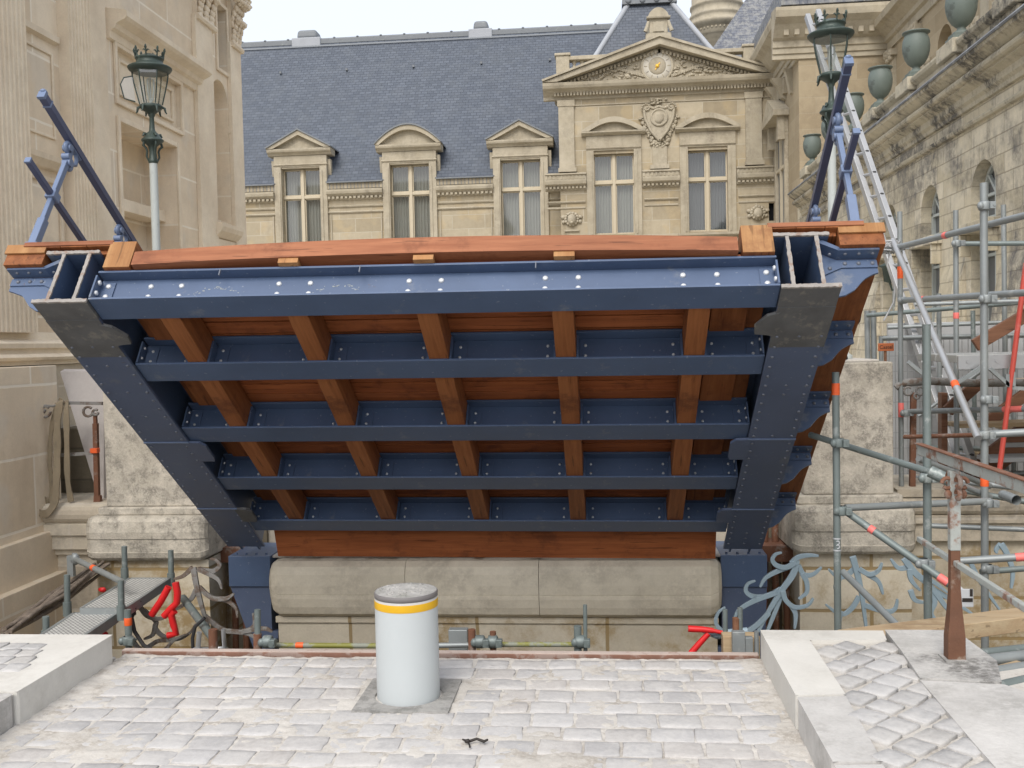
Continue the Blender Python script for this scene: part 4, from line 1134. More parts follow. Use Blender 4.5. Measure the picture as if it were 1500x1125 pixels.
for k in range(24): m.blob((-17.5+k*.83, ry1-.03, rz1+.10), (.05,.05,.035), 7, 5)
sl = (rz1-rz0)/(ry1-ry0)
m.add([(-18,ry1-.22,rz1-.19),(1.3,ry1-.22,rz1-.19),(1.3,ry1-.25,rz1-.245),(-18,ry1-.25,rz1-.245)], [(0,1,2,3)])
rg = build('ridge_cap', m, M['lead'], wg)
m = MB()
for x in range(-17, 1, 1):
    for q in ((x*2.3+.7, 33.4),):
        if q[0] < 1 and q[0] > -17: zz = rz0+(q[1]-ry0)*sl; m.box(q[0]-.035, q[0]+.035, q[1]-.10, q[1]-.02, zz-.02, zz+.05)
build('roof_hooks', m, M['lead'], wg)
for x0, x1, hh in ((-10.62, -9.75, .52), (-4.36, -3.70, .52)):
    m = MB(); m.box(x0-.08, x1+.08, ry1-.15, ry1+.7, rz1-.4, rz1+.13); ch = build('chimney', m, M['hip'], wg, .03)
    m = MB(); m.box(x0+.06, x1-.06, ry1-.05, ry1+.6, rz1+.13, rz1+hh-.08, .04)
    build('chimney_cap', m, M['lead'], ch, .10, segs=4)
def window(parent, FR, c, w, z0, z1, ztr, d, mat='curtain', bars=True):
    """stone cross mullions, timber sashes, panes and a hanging curtain; all at depth d behind the wall face"""
    a, b = c-w/2, c+w/2
    m = MB(FR); m.box(c-.045, c+.045, z0, z1, -d-.03, -d+.09); m.box(a, c-.0452, ztr-.04, ztr+.04, -d-.03, -d+.085); m.box(c+.0452, b, ztr-.04, ztr+.04, -d-.03, -d+.085)
    f = build('window', m, M['winwood'], parent, .008)
    m = MB(FR)
    for x0, x1 in ((a, c-.046), (c+.046, b)):
        for y0, y1 in ((z0, ztr-.041), (ztr+.041, z1)):
            t = .035
            m.box(x0, x0+t, y0, y1, -d-.03, -d+.03); m.box(x1-t, x1, y0, y1, -d-.03, -d+.03); m.box(x0+t, x1-t, y1-t, y1, -d-.03, -d+.028); m.box(x0+t, x1-t, y0, y0+t*1.3, -d-.03, -d+.028)
    build('sash', m, M['winwood'], f)
    m = MB(FR); m.quad((a,z0,-d),(b,z0,-d),(b,z1,-d),(a,z1,-d)); build('pane', m, M['pane'], f)
    m = MB(FR); n = 72; ph = rnd.uniform(0, 6)
    top = [(a+(b-a)*k/n, -d-.14-.032*math.sin(ph+k*1.15+.8*math.sin(k*.23+ph))) for k in range(n+1)]
    pts = [(u, z0-.05, dd) for u, dd in top]+[(u, z1+.05, dd) for u, dd in top]
    m.add(pts, [(k, k+1, n+2+k, n+1+k) for k in range(n)], True)
    m.quad((a-.1,z0-.1,-d-.5),(b+.1,z0-.1,-d-.5),(b+.1,z1+.1,-d-.5),(a-.1,z1+.1,-d-.5))  # added backing sheet that keeps the room behind the curtain dark
    build('curtain', m, M[mat], f)
    return f
# dormers
for i, c in enumerate(DC):
    m = MB(WF)
    a, b = c-.83, c+.83
    for s in (-1, 1):
        m.box(c+s*.605, c+s*.83, 4.60, 7.08, -.3, .10); m.box(c+s*.64, c+s*.70, 4.60, 6.95, .1005, .125)
        # side console under the pediment
        m.prism([(0,7.3),(0,6.35),(.03,6.4),(.08,6.7),(.16,7.0),(.20,7.3)], lambda p,q: (c+s*.835,q,-.2+p), lambda p,q: (c+s*.93,q,-.2+p))
    m.box(a, b, 7.0805, 7.42, -.3, .08); m.box(c-.60, c+.60, 7.04, 7.08, -.25, .06)
    mould(m, a-.02, b+.02, [(.0,7.12),(.11,7.125),(.12,7.16),(.08,7.18),(0,7.19)])
    m.box(c-.605, c+.605, 4.58, 4.72, -.3, .12)
    dm = build('dormer', m, M['lime_trim'], wg, .012)
    # cheeks running back into the roof
    m = MB(); m.box(c-.80, c+.80, WY+.301, 31.3, 7.39, 7.6)
    for s in (-1, 1): m.box(c+s*.70, c+s*.80, WY+.301, 31.3, 6.0, 7.389)
    build('dormer_cheeks', m, M['slate'], dm)
    m = MB(WF)
    if i == 2 :
        N = 16; R = 1.02
        arc = [(c-R+2*R*k/N, 7.62+.56*math.sin(PI*k/N)**.9) for k in range(N+1)]
        m.prism(arc, lambda p,q: (p,q,-.3), lambda p,q: (p,q,.10))
        for k in range(N):
            (p0,q0),(p1,q1) = arc[k], arc[k+1]
            m.prism([(p0,q0-.14 if 0<k else q0),(p1,q1-.14 if k<N-1 else q1),(p1,q1),(p0,q0)], lambda p,q: (p,q,.1005), lambda p,q: (p,q,.26))
        roofpts = arc
    else:
        tri = [(c-1.02,7.62),(c+1.02,7.62),(c,8.16)]
        m.prism(tri, lambda p,q: (p,q,-.3), lambda p,q: (p,q,.10))
        for s in (-1,1): m.prism([(c+s*1.02,7.62),(c+s*.80,7.62),(c,8.02),(c,8.16)], lambda p,q: (p,q,.1005), lambda p,q: (p,q,.26))
        roofpts = [(c-1.02,7.62),(c,8.16),(c+1.02,7.62)]
    mould(m, c-1.0, c+1.0, [(0,7.42),(.10,7.43),(.14,7.48),(.22,7.52),(.24,7.57),(.24,7.615),(0,7.619)])
    m.box(c-1.0, c+1.0, 7.42, 7.6195, -.3, -.04)
    build('pediment', m, M['lime_trim'], dm, .006)
    m = MB(WF)
    for k in range(len(roofpts)-1):
        (p0,q0),(p1,q1) = roofpts[k], roofpts[k+1]
        m.prism([(p0,q0+.004),(p1,q1+.004),(p1,q1+.05),(p0,q0+.05)], lambda p,q: (p,q,-1.9), lambda p,q: (p,q,.30))
    build('pediment_roof', m, M['lead'], dm)
    window(dm, WF, c, 1.20, 4.73, 7.03, 6.17, .20, 'curtain')

# ------------------------------------------------------------------ pavilion with the clock pediment
PY = 29.4; PC = 1.735
PF = frame((0,PY,0), (1,0,0), (0,-1,0))
pv = thing('clock_pavilion', 'pale stone pavilion with a carved pediment, clock and coat of arms', 'building', (PC, 30.5, 0))
PW = [(.40, 1.17), (3.11, 1.14)]
holes = [(c-w/2, c+w/2, 4.66, 7.01, .25) for c, w in PW]+[(4.84,5.0,4.9,5.42,.2)]
m = MB(PF); wall(m, -1.18, 5.3, -.5, 8.60, holes, .25, edge=1.2); build('wall', m, M['lime_wing'], pv)
m = MB(); m.box(-1.15, 5.3, 30.5, 33, -.5, 8.9); build('core', m, M['lime_wing'], pv)
m = MB(PF); m.quad((4.8,4.85,-.19),(5.05,4.85,-.19),(5.05,5.5,-.19),(4.8,5.5,-.19)); build('slit_window', m, M['black'], pv)
# main cornice with dentils
m = MB(PF)
mould(m, -1.62, 5.08, [(0,8.60),(.05,8.62),(.06,8.70),(.26,8.84),(.36,8.88),(.40,8.95),(.42,9.03),(0,9.06)]); m.box(-1.3,5.0,8.605,9.05,-.6,-.049)
for k in range(66): x = -1.30+6.2*k/66; m.box(x, x+.055, 8.70, 8.80, .0601, .20)
mould(m, -1.18, 5.0, [(0,8.42),(.03,8.43),(.03,8.46),(0,8.47)])
build('cornice', m, M['lime_trim'], pv)
# pediment: tympanum, raking cornices, carving, clock
m = MB(PF); ax, az = PC+.03, 10.20
m.prism([(-1.4,9.06),(4.95,9.06),(ax,az-.18)], lambda a,b: (a,b,-.5), lambda a,b: (a,b,.06)); pd = build('pediment', m, M['lime_trim'], pv)
m = MB(PF)
for s, xe in ((-1,-1.62),(1,5.08)):
    m.prism([(xe,9.061),(xe-s*.42,9.061),(ax,az-.20),(ax,az)], lambda a,b: (a,b,-.5), lambda a,b: (a,b,.40)) 
    m.prism([(xe,9.08),(xe+s*.02,9.13),(ax,az+.07),(ax,az+.0005)], lambda a,b: (a,b,-.5), lambda a,b: (a,b,.46))
build('raking_cornice', m, M['lime_trim'], pd, .01)
m = MB(PF)
for s, xe in ((-1,-.9),(1,4.4)):
    for k in range(26):
        t = k/25; x = xe+(ax-xe)*t; z = 9.08+(az-.33-9.08)*t; m.box(x-.03,x+.03,z-.045,z+.045,.061,.17)
    for k in range(22):
        t = k/21; x = ax+s*(.35+.95*t) ; z = 9.16+.30*t; m.box(x-.018,x+.018,z-.04,z+.04,.061,.12)
build('dentils', m, M['lime_trim'], pd)
m = MB(PF)
for k in range(330):
    x = rnd.uniform(-.9,4.4); lim = (1-abs(x-ax)/3.0)*.93-.12
    if lim < .08: continue
    z = 9.10+rnd.uniform(0,lim)
    if (x-1.70)**2+(z-9.45)**2 < .50**2: continue
    m.blob((x,z,.06), (rnd.uniform(.025,.10),rnd.uniform(.02,.06),rnd.uniform(.03,.085)), 6, 4, .3)
build('carving', m, M['lime_trim'], pd)
m = MB(PF); m.lathe((1.70,9.45,.055), [(.48,0),(.48,.05),(.44,.08),(.41,.06)], 40, (0,0,1)); ck = build('clock', m, M['lime_trim'], pd)
m = MB(PF); m.lathe((1.70,9.45,.06), [(.41,.055),(.405,.065),(.25,.066)], 40, (0,0,1), caps=False); build('clock_face', m, M['clockface'], ck)
m = MB(PF)
for k in range(12):
    a = k*PI/6; m.bar((1.70+.29*math.sin(a),9.45+.29*math.cos(a),.128),(1.70+.38*math.sin(a),9.45+.38*math.cos(a),.128),.022,.006,(0,0,1))
build('clock_numerals', m, M['frieze'], ck)
m = MB(PF); m.lathe((1.70,9.45,.06), [(.25,.05),(.24,.07),(.12,.062),(.001,.065)], 30, (0,0,1), caps=False); build('clock_centre', m, M['lime_trim'], ck)
m = MB(PF); m.bar((1.67,9.39,.14),(1.77,9.54,.14),.03,.012,(0,0,1)); m.lathe((1.70,9.45,.13),[(.06,0),(.05,.02),(.001,.03)],12,(0,0,1)); m.bar((1.70,9.45,.14),(1.64,9.34,.14),.025,.012,(0,0,1)); build('clock_hands', m, M['gold'], ck)
# coat of arms
m = MB(PF); cx = 1.73
sh = [(0,7.32),(.24,7.60),(.40,7.95),(.43,8.22),(.30,8.30),(.14,8.24),(0,8.30),(-.14,8.24),(-.30,8.30),(-.43,8.22),(-.40,7.95),(-.24,7.60)]
m.prism([(cx+a,b) for a,b in sh], lambda a,b: (a,b,0), lambda a,b: (a,b,.09))
for k in range(len(sh)):
    p, q = sh[k], sh[(k+1)%len(sh)]; m.path([(cx+p[0],p[1],.09),(cx+q[0],q[1],.09)], .045, 6)
m.lathe((cx,7.98,.09), [(.26,0),(.26,.03),(.22,.045),(.2,.02)], 24, (0,0,1)); m.blob((cx,7.97,.10),(.15,.18,.05),10,6,.15)
for s in (-1,1):
    for k in range(16):
        t = k/15*2.2*PI; r = .13*(1-k/19); m.blob((cx+s*(.36+r*math.cos(t)), 8.26+r*math.sin(t), .10), (.035,.035,.045), 6, 5)
    for k in range(26): 
        t = k/25; m.blob((cx+s*(.50-.36*t+.05*math.sin(k*1.7)), 8.0-.85*t, .03), (rnd.uniform(.03,.075),rnd.uniform(.03,.07),.05), 6, 5, .3)
for k in range(16): m.blob((cx+rnd.uniform(-.22,.22), rnd.uniform(8.36,8.52), .05), (.05,.035,.06), 6, 5, .2)
for k in range(14): m.blob((cx+rnd.uniform(-.14,.14), rnd.uniform(7.16,7.40), .03), (.05,.05,.05), 6, 5, .3)
build('coat_of_arms', m, M['lime_trim'], pv)
# windows with arched hoods
for i, (c, w_) in enumerate(PW):
    m = MB(PF)
    for s in (-1,1):
        m.box(c+s*w_/2, c+s*.80, 4.60, 7.10, 0, .06); m.box(c+s*(w_/2+.05), c+s*(w_/2+.09), 4.66, 7.05, .0601, .085)
    m.box(c-.80, c+.80, 7.1005, 7.52, 0, .055); mould(m, c-.80, c+.80, [(.0,7.13),(.08,7.14),(.10,7.17),(.06,7.19),(0,7.2)])
    mould(m, c-.93, c+.93, [(0,7.52),(.08,7.53),(.16,7.57),(.20,7.60),(.20,7.635),(0,7.64)])
    N = 18; R = .93
    arc = [(c-R+2*R*k/N, 7.642+.38*math.sin(PI*k/N)) for k in range(N+1)]
    m.prism(arc, lambda p,q: (p,q,0), lambda p,q: (p,q,.05))
    for k in range(N):
        (p0,q0),(p1,q1) = arc[k], arc[k+1]
        t0, t1 = min(.13,q0-7.641), min(.13,q1-7.641)
        m.prism([(p0,q0-t0),(p1,q1-t1),(p1,q1+.02),(p0,q0+.02)], lambda p,q: (p,q,.0505), lambda p,q: (p,q,.20))
    mould(m, c-.88, c+.88, [(0,4.50),(.10,4.51),(.14,4.55),(.14,4.60),(0,4.62)])
    hd = build('window_hood', m, M['lime_trim'], pv)
    window(pv, PF, c, w_, 4.67, 7.0, 6.18 if i == 0 else 6.17, .20, 'curtain' if i == 0 else 'curtain_dark')
# cornice lengths between the windows, pilaster strips, lion masks
for a, b in ((-1.62,-.41),(1.22,2.29),(3.93,5.12)):
    m = MB(PF); mould(m, a, b, [(0,5.97),(.05,5.99),(.06,6.05),(.14,6.10),(.22,6.14),(.24,6.22),(.24,6.26),(.09,6.29),(.09,6.42),(.14,6.43),(.14,6.47),(0,6.50)])
    n = int((b-a)/.11)
    for k in range(n): m.box(a+(b-a)*(k+.2)/n, a+(b-a)*(k+.75)/n, 6.02, 6.085, .06, .15); m.box(a+(b-a)*(k+.2)/n, a+(b-a)*(k+.6)/n, 6.30, 6.41, .0901, .115)
    mould(m, a+.05, b-.04, [(0,5.60),(.04,5.61),(.06,5.64),(0,5.67)]); mould(m, a+.05, b-.04, [(0,5.44),(.03,5.45),(.03,5.49),(0,5.5)]); build('string_cornice', m, M['lime_trim'], pv)
for a, b in ((-1.19,-.74),(4.20,4.66)):
    m = MB(PF); m.box(a, b, 6.7, 8.42, 0, .08); m.box(a-.03, b+.05, 6.505, 6.62, 0, .16); m.box(a-.0, b+.02, 6.6205, 6.699, 0, .12); m.box(a-.03,b+.03,8.4205,8.6,0,.10); build('pilaster', m, M['lime_trim'], pv)
m = MB(PF); m.box(1.45,2.0,6.505,6.62,0,.12); m.box(1.52,1.94,6.6205,7.15,0,.06)
build('console', m, M['lime_trim'], pv)
for cx in (-.86, 4.52):
    m = MB(PF); z = 5.12
    m.blob((cx,z,.06),(.14,.17,.14),10,8,.06)
    for k in range(14):
        a = k*2*PI/14; m.blob((cx+.18*math.cos(a), z+.02+.17*math.sin(a), .04), (.055,.055,.06), 6, 5, .2)
    for s in (-1,1): m.blob((cx+s*.25,z+.08,.03),(.08,.06,.05),7,5,.2); m.blob((cx+s*.24,z-.06,.03),(.06,.06,.05),7,5,.2)
    m.blob((cx,z-.09,.15),(.06,.05,.06),7,5); m.box(cx-.22,cx+.22,z-.34,z-.29,0,.06)
    build('lion_mask', m, M['lime_trim'], pv)
# balustrade on the roof edge
m = MB(PF)
m.box(-1.22,5.3,9.07,9.52,-.9,-.62); bl = build('balustrade', m, M['lime_trim'], pv)
m = MB(PF); m.box(-1.0,5.3,9.94,10.06,-.93,-.58); build('balustrade_rail', m, M['lime_trim'], bl, .02)
for x0, x1 in ((-1.26,-.86),(4.25,4.64)):
    m = MB(PF); m.box(x0,x1,9.07,10.07,-.96,-.56); m.box(x0-.04,x1+.04,10.0705,10.15,-1.0,-.52); build('balustrade_pier', m, M['lime_trim'], bl, .02)
m = MB(PF); m.lathe((0,9.52,-.76), [(.07,0),(.07,.03),(.04,.06),(.075,.14),(.075,.2),(.04,.31),(.065,.37),(.065,.42)], 12, (0,1,0)); ba = build('baluster', m, M['lime_trim'], bl)
for k in range(26):
    x = -.72+.235*k
    if x < 4.2 or x > 4.75: 
        ba2 = dup(ba, bl, (x, 0, 0))
ba.location.x = 4.95
# pyramid roof behind the pediment
def frustum(x0, x1, y0, y1, z0, a0, a1, b0, b1, z1):
    m = MB(); m.add([(x0,y0,z0),(x1,y0,z0),(x1,y1,z0),(x0,y1,z0),(a0,b0,z1),(a1,b0,z1),(a1,b1,z1),(a0,b1,z1)], [(0,1,5,4),(1,2,6,5),(2,3,7,6),(3,0,4,7),(4,5,6,7)]); return m
pr = build('pyramid_roof', frustum(-.62,4.12,31.2,36,9.55, .97,2.40,32.7,34.4,12.35), M['slate'], pv)
for p, q in (((-.62,31.2,9.55),(.97,32.7,12.35)),((4.12,31.2,9.55),(2.40,32.7,12.35))): m = MB(); m.path([p,q], .09, 8); build('hip_lead', m, M['hip'], pr)
m = MB(); m.box(.8,2.55,32.55,34.5,12.35,12.5)
for k in range(4): m.blob((1.0+k*.45,32.55,12.45),(.10,.05,.09),8,6)
build('lead_platform', m, M['lead'], pr)
RF = frame((0,31.15,0),(1,0,0),(0,-1,0))
m = MB(RF); c = 1.86
m.box(c-.39,c+.39,10.1,10.95,-1.2,.05); m.box(c-.28,c+.28,10.9505,11.40,-1.0,.05); m.box(c-.17,c+.17,10.98,11.28,.0505,.08)
for s in (-1,1): m.path([(c+s*.30,11.3,.05),(c+s*.34,11.15,.06),(c+s*.40,10.99,.06)],[.05,.06,.07],7)
N = 12; arc = [(c-.33+.66*k/N, 11.40+.30*math.sin(PI*k/N)**.6) for k in range(N+1)]
m.prism(arc, lambda p,q: (p,q,-1.0), lambda p,q: (p,q,.12)); mould(m, c-.36,c+.36,[(0,11.36),(.14,11.37),(.16,11.43),(0,11.44)])
build('roof_dormer', m, M['lime_trim'], pv, .012)

# ------------------------------------------------------------------ round tower and steep roof behind
rt = thing('round_tower', 'round stone tower with corbelled rings rising behind the pavilion roof', 'tower', (4.55, 41.5, 0))
c = Vector((4.85,41.5,0))
m = MB(); m.lathe(c, [(.84,5),(.84,13.40),(.88,13.42),(.88,13.56),(.92,13.58),(.93,13.74),(.98,13.76),(.98,13.84),(1.02,13.88),(1.02,14.02),(1.08,14.05),(1.16,14.14),(1.20,14.2),(1.20,14.28),(1.10,14.32),(1.08,14.5),(1.12,14.54),(1.12,14.62),(1.04,14.66),(1.04,14.9),(1.09,14.94),(1.09,15.02),(1.02,15.06),(1.02,18)], 40); build('shaft', m, M['lime_trim'], rt)
m = MB()
for k in range(40):
    a = 2*PI*k/40; m.blob(c+Vector((1.02*math.cos(a),1.02*math.sin(a),13.95)),(.045,.045,.06),6,4)
build('corbels', m, M['lime_trim'], rt)
m = MB(); m.box(4.32,4.62,40.64,40.85,12.4,13.2); build('window', m, M['curtain_dark'], rt)
sr = thing('steep_roofed_block', 'block under a steep lichened slate roof between pavilion and right tower', 'building', (7, 37, 0))
m = frustum(3.0,11,34,42,10.1, 6.8,7.2,37.9,38.1,15.9); build('roof', m, M['slate_old'], sr)
m = MB(); m.box(3.2,10.8,34.2,41.8,-.5,10.1); build('wall', m, M['lime_wing'], sr)
m = MB(); m.box(5.05,5.35,34.2,34.9,11.0,11.4); build('roof_hatch', m, M['lead'], sr)

# ------------------------------------------------------------------ right corner tower
TX, TY = 5.06, 26.0
tw = thing('corner_tower', 'tan stone corner tower with a heavy cornice and pedimented side windows', 'building', (6.2, 28, 0))
m = MB(); m.box(TX, 9, TY, 33, -.5, 9.3); build('wall', m, M['tower_stone'], tw)
TS = frame((TX,0,0),(0,1,0),(-1,0,0)); TFr = frame((0,TY,0),(1,0,0),(0,-1,0))
prof = [(0,8.55),(.05,8.56),(.05,8.68),(.09,8.69),(.09,8.82),(.13,8.84),(.13,9.0),(.22,9.05),(.45,9.32),(.62,9.45),(.66,9.60),(.66,9.68),(.15,9.74),(0,9.76)]
m = MB(TFr); mould(m, TX-.66, 9, prof); build('cornice', m, M['lime_trim'], tw)
m = MB(TFr)
for k in range(16): x = TX-.42+k*.26; m.box(x, x+.12, 9.08, 9.27, .13, .36)
build('dentils', m, M['lime_trim'], tw)
m = MB(TS); mould(m, TY-.0, 33, [(d,v) for d, v in prof]); build('side_cornice', m, M['lime_trim'], tw)
m = MB(); m.box(TX-.5, 9, TY-.5, 33, 9.77, 10.3); build('attic', m, M['slate_old'], tw)
for uc, z0, z1 in ((28.3, 4.6, 7.05),):
    m = MB(TS)
    for s in (-1,1): m.box(uc+s*.62, uc+s*.82, z0-.1, z1, 0, .10)
    m.box(uc-.82, uc+.82, z1+.0005, z1+.42, 0, .10)
    m.box(uc-.98, uc+.98, z1+.4205, z1+.58, 0, .42); m.prism([(uc-.98,z1+.5805),(uc+.98,z1+.5805),(uc,z1+1.05)], lambda p,q: (p,q,0), lambda p,q: (p,q,.42))
    for s in (-1,1): m.prism([(uc+s*.65,z1+.42),(uc+s*.85,z1+.42),(uc+s*.85,z1-.2),(uc+s*.65,z1-.2)], lambda p,q: (p,q,.1), lambda p,q: (p,q,.28))
    m.box(uc-.95,uc+.95,z0-.25,z0-.1005,0,.22)
    build('pedimented_surround', m, M['lime_trim'], tw, .01)
    m = MB(TS); m.quad((uc-.62,z0,.02),(uc+.62,z0,.02),(uc+.62,z1,.02),(uc-.62,z1,.02)); pn = build('pane', m, M['curtain_dark'], tw)
    m = MB(TS); m.box(uc-.05,uc+.05,z0,z1,.021,.09); m.box(uc-.62,uc+.62,6.15,6.23,.0215,.085); build('window_bars', m, M['winwood'], tw)
for uc in (28.3,):
    m = MB(TS); m.box(uc-.75,uc+.75,8.1,8.5,0,.10); m.prism([(0,7.95),(.12,8.02),(.22,8.3),(.40,8.55),(0,8.55)], lambda p,q: (uc-.6,q,p), lambda p,q: (uc-.35,q,p)); m.prism([(0,7.95),(.12,8.02),(.22,8.3),(.40,8.55),(0,8.55)], lambda p,q: (uc+.35,q,p), lambda p,q: (uc+.6,q,p)); build('balcony', m, M['lime_trim'], tw)
for uc in (26.9,29.6):
    m = MB(TS); m.prism([(0,7.9),(.06,7.92),(.10,8.1),(.18,8.5),(.22,8.55),(0,8.55)], lambda p,q: (uc-.12,q,p), lambda p,q: (uc+.12,q,p)); build('console', m, M['lime_trim'], tw)

# ------------------------------------------------------------------ terrace wall with arched windows and urns
TW = frame((5.0,0,0),(0,1,0),(-1,0,0))
tr = thing('terrace_wall', 'long weathered stone terrace wall with arched windows running back on the right', 'wall', (5.6, 16, -2.3))
AC = [9.35, 11.48, 13.61, 15.74, 17.87, 20.0, 22.13, 24.2]
holes = []
for c in AC: holes += [(c-.43, c+.43, 2.98, 3.78, .22, True), (c-.43, c+.43, .9, 2.84, .22)]
m = MB(TW); wall(m, 3.0, TY-.001, -2.3, 4.80, holes, .45, edge=1.2); build('wall', m, M['terrace'], tr)
for c in AC:
    m = MB(TW); m.quad((c-.43,.9,-.215),(c+.43,.9,-.215),(c+.43,3.8,-.215),(c-.43,3.8,-.215)); wn = build('window', m, M['curtain_dark'], tr)
    m = MB(TW); m.box(c-.025,c+.025,.95,3.75,-.214,-.16); m.box(c-.43,c-.37,.95,3.4,-.214,-.16); m.box(c+.37,c+.43,.95,3.4,-.214,-.16)
    for z in (1.4,2.0,2.55,3.05,3.35): m.box(c-.37,c+.37,z-.02,z+.02,-.213,-.165)
    for k in range(8):
        a0, a1 = PI*k/8, PI*(k+1)/8; m.bar((c+.40*math.cos(a0),3.35+.40*math.sin(a0),-.185),(c+.40*math.cos(a1),3.35+.40*math.sin(a1),-.185),.05,.05,(0,0,1))
    for s in (-1,1): m.bar((c,3.35,-.185),(c+s*.28,3.63,-.185),.04,.04,(0,0,1))
    build('window_frame', m, M['lamp_pole'], wn)
for c in AC:
    m = MB(TW); m.box(c-.55,c+.55,2.845,2.975,-.15,.16); m.box(c-.50,c-.44,2.55,2.844,0,.14); m.box(c+.44,c+.50,2.55,2.844,0,.14); build('window_sill', m, M['terrace'], tr, .01)
    # battered pier foot between the windows
    u = c+1.065; m = MB(TW)
    m.prism([(.0,-1.5),(.30,-1.5),(.26,.9),(.06,2.3),(.0,2.5)], lambda p,q: (u-.42,q,p), lambda p,q: (u+.42,q,p)); build('battered_pier', m, M['terrace'], tr, .01)
m = MB(TW)
mould(m, 3, TY-.7, [(0,4.28),(.05,4.29),(.065,4.32),(.065,4.345),(.0,4.36)])
mould(m, 3, TY-.7, [(0,4.52),(.04,4.53),(.05,4.58),(.09,4.62),(.10,4.70),(.20,4.76),*torus_prof(.20,4.78,4.90,.07),(.24,4.93),(.34,5.0),(.36,5.05),(.20,5.08),(0,5.09)])
build('cornice', m, M['terrace_trim'], tr)
m = MB(TW); m.prism([(.37,5.04),(.38,5.065),(.32,5.125),(.02,5.19),(.02,5.10),(.15,5.095)], lambda p,q: (3,q,p), lambda p,q: (TY-.7,q,p)); build('lead_flashing', m, M['flash'], tr)
m = MB(TW); m.box(3,TY-.7,5.0,5.47,-.35,-.02); m.box(3,TY-.7,5.145,5.26,-.019,.02)
mould(m, 3, TY-.7, [(-.02,5.45),(.0,5.46),(.06,5.50),(.08,5.54),(.08,5.57),(-.02,5.585)]); m.box(3,TY-.7,5.4705,5.5845,-.42,-.0705)
build('parapet', m, M['terrace_trim'], tr)
UR = [24.75, 22.75, 20.8, 18.83, 16.75, 14.72, 12.65, 10.6]
for u in UR: m = MB(TW); m.box(u-.28,u+.28,5.09,5.40,-.3,.05); m.box(u-.34,u+.34,5.4005,5.61,-.5,.12); build('parapet_pier', m, M['terrace_trim'], tr, .015)
m = MB(); m.box(5.45,7.3,3,TY-.01,4.9,5.0); build('terrace_floor', m, M['courtyard'], tr)
def urn(u, lab):
    L = thing('urn', lab, 'urn', (5.12,u,5.61), 'green urns along the terrace parapet')
    c = Vector((5.12,u,0)); 
    m = MB(); m.box(5.12-.17,5.12+.17,u-.17,u+.17,5.6105,5.69); m.box(5.12-.14,5.12+.14,u-.14,u+.14,5.6905,5.74); build('plinth', m, M['urn'], L, .008)
    m = MB(); m.lathe(c, [(.115,5.7405),(.115,5.765),(.07,5.785),(.055,5.82),(.07,5.835),(.085,5.845),(.135,5.89),(.18,5.97),(.208,6.07),(.215,6.16),(.205,6.25),(.178,6.325),(.168,6.35),(.172,6.358),(.212,6.366),(.216,6.376),(.214,6.386),(.18,6.388),(.155,6.37),(.145,6.28),(.001,6.23)], 30); build('bowl', m, M['urn'], L)
    return L
ul = {24.75:'green urn farthest along the terrace, beside the corner tower', 22.75:'green urn on the parapet hidden behind the right street lamp', 20.8:'green urn on the parapet seen through the upper ladder',
      18.83:'green urn on the parapet just right of the ladder, below the next two', 16.75:'green urn on the parapet in front of the round-headed niche', 14.72:'largest visible green urn, high on the parapet and cut by the top edge', }
u0 = urn(24.75, ul[24.75])
for u in UR[1:6]:
    d = dup(u0, None, (0, u-24.75, 0)); d['label'] = ul[u]
# upper gallery set back on the terrace
ga = thing('gallery_building', 'tan upper storey with pilasters set back on the terrace behind the urns', 'building', (8, 18, 5))
GF = frame((7.26,0,0),(0,1,0),(-1,0,0))
gh = [(21.4,22.3,5.4,8.0,.3,True),(17.6,18.6,5.4,8.0,.3,True),(14.3,15.3,5.4,8.0,.3,True)]
m = MB(GF); wall(m, 4, TY-.001, 5.001, 9.4, gh, .3, edge=2); build('wall', m, M['tower_stone'], ga)
for h in gh:
    m = MB(GF); m.quad((h[0],5.4,-.29),(h[1],5.4,-.29),(h[1],8.0,-.29),(h[0],8.0,-.29)); build('niche_back', m, M['lime_trim'], ga)
for u in (25.5,23.6,20.4,19.4,16.5,15.9,13.4): m = MB(GF); m.box(u-.22,u+.22,5.002,8.35,0,.10); m.box(u-.30,u+.30,8.3505,8.50,0,.16); m.box(u-.26,u+.26,5.002,5.3,.1005,.14); build('pilaster', m, M['lime_trim'], ga)
m = MB(GF); mould(m, 4, TY-.1, [(0,8.60),(.05,8.61),(.05,8.80),(.12,8.84),(.12,8.95),(.30,9.10),(.42,9.15),(.45,9.3),(0,9.34)])
build('cornice', m, M['lime_trim'], ga)
m = MB(GF)
for u in (25.5,23.6,20.4,19.4,16.5):
    for k in range(16): m.blob((u+rnd.uniform(-.24,.24),8.42+rnd.uniform(-.16,.1),.12),(.07,.07,.07),6,5,.3)
for u in (22.9,19.9): 
    for k in range(14): m.blob((u+rnd.uniform(-.14,.14),rnd.uniform(7.0,7.6),.05),(.08,.10,.09),6,5,.3)
build('carving', m, M['lime_trim'], ga)
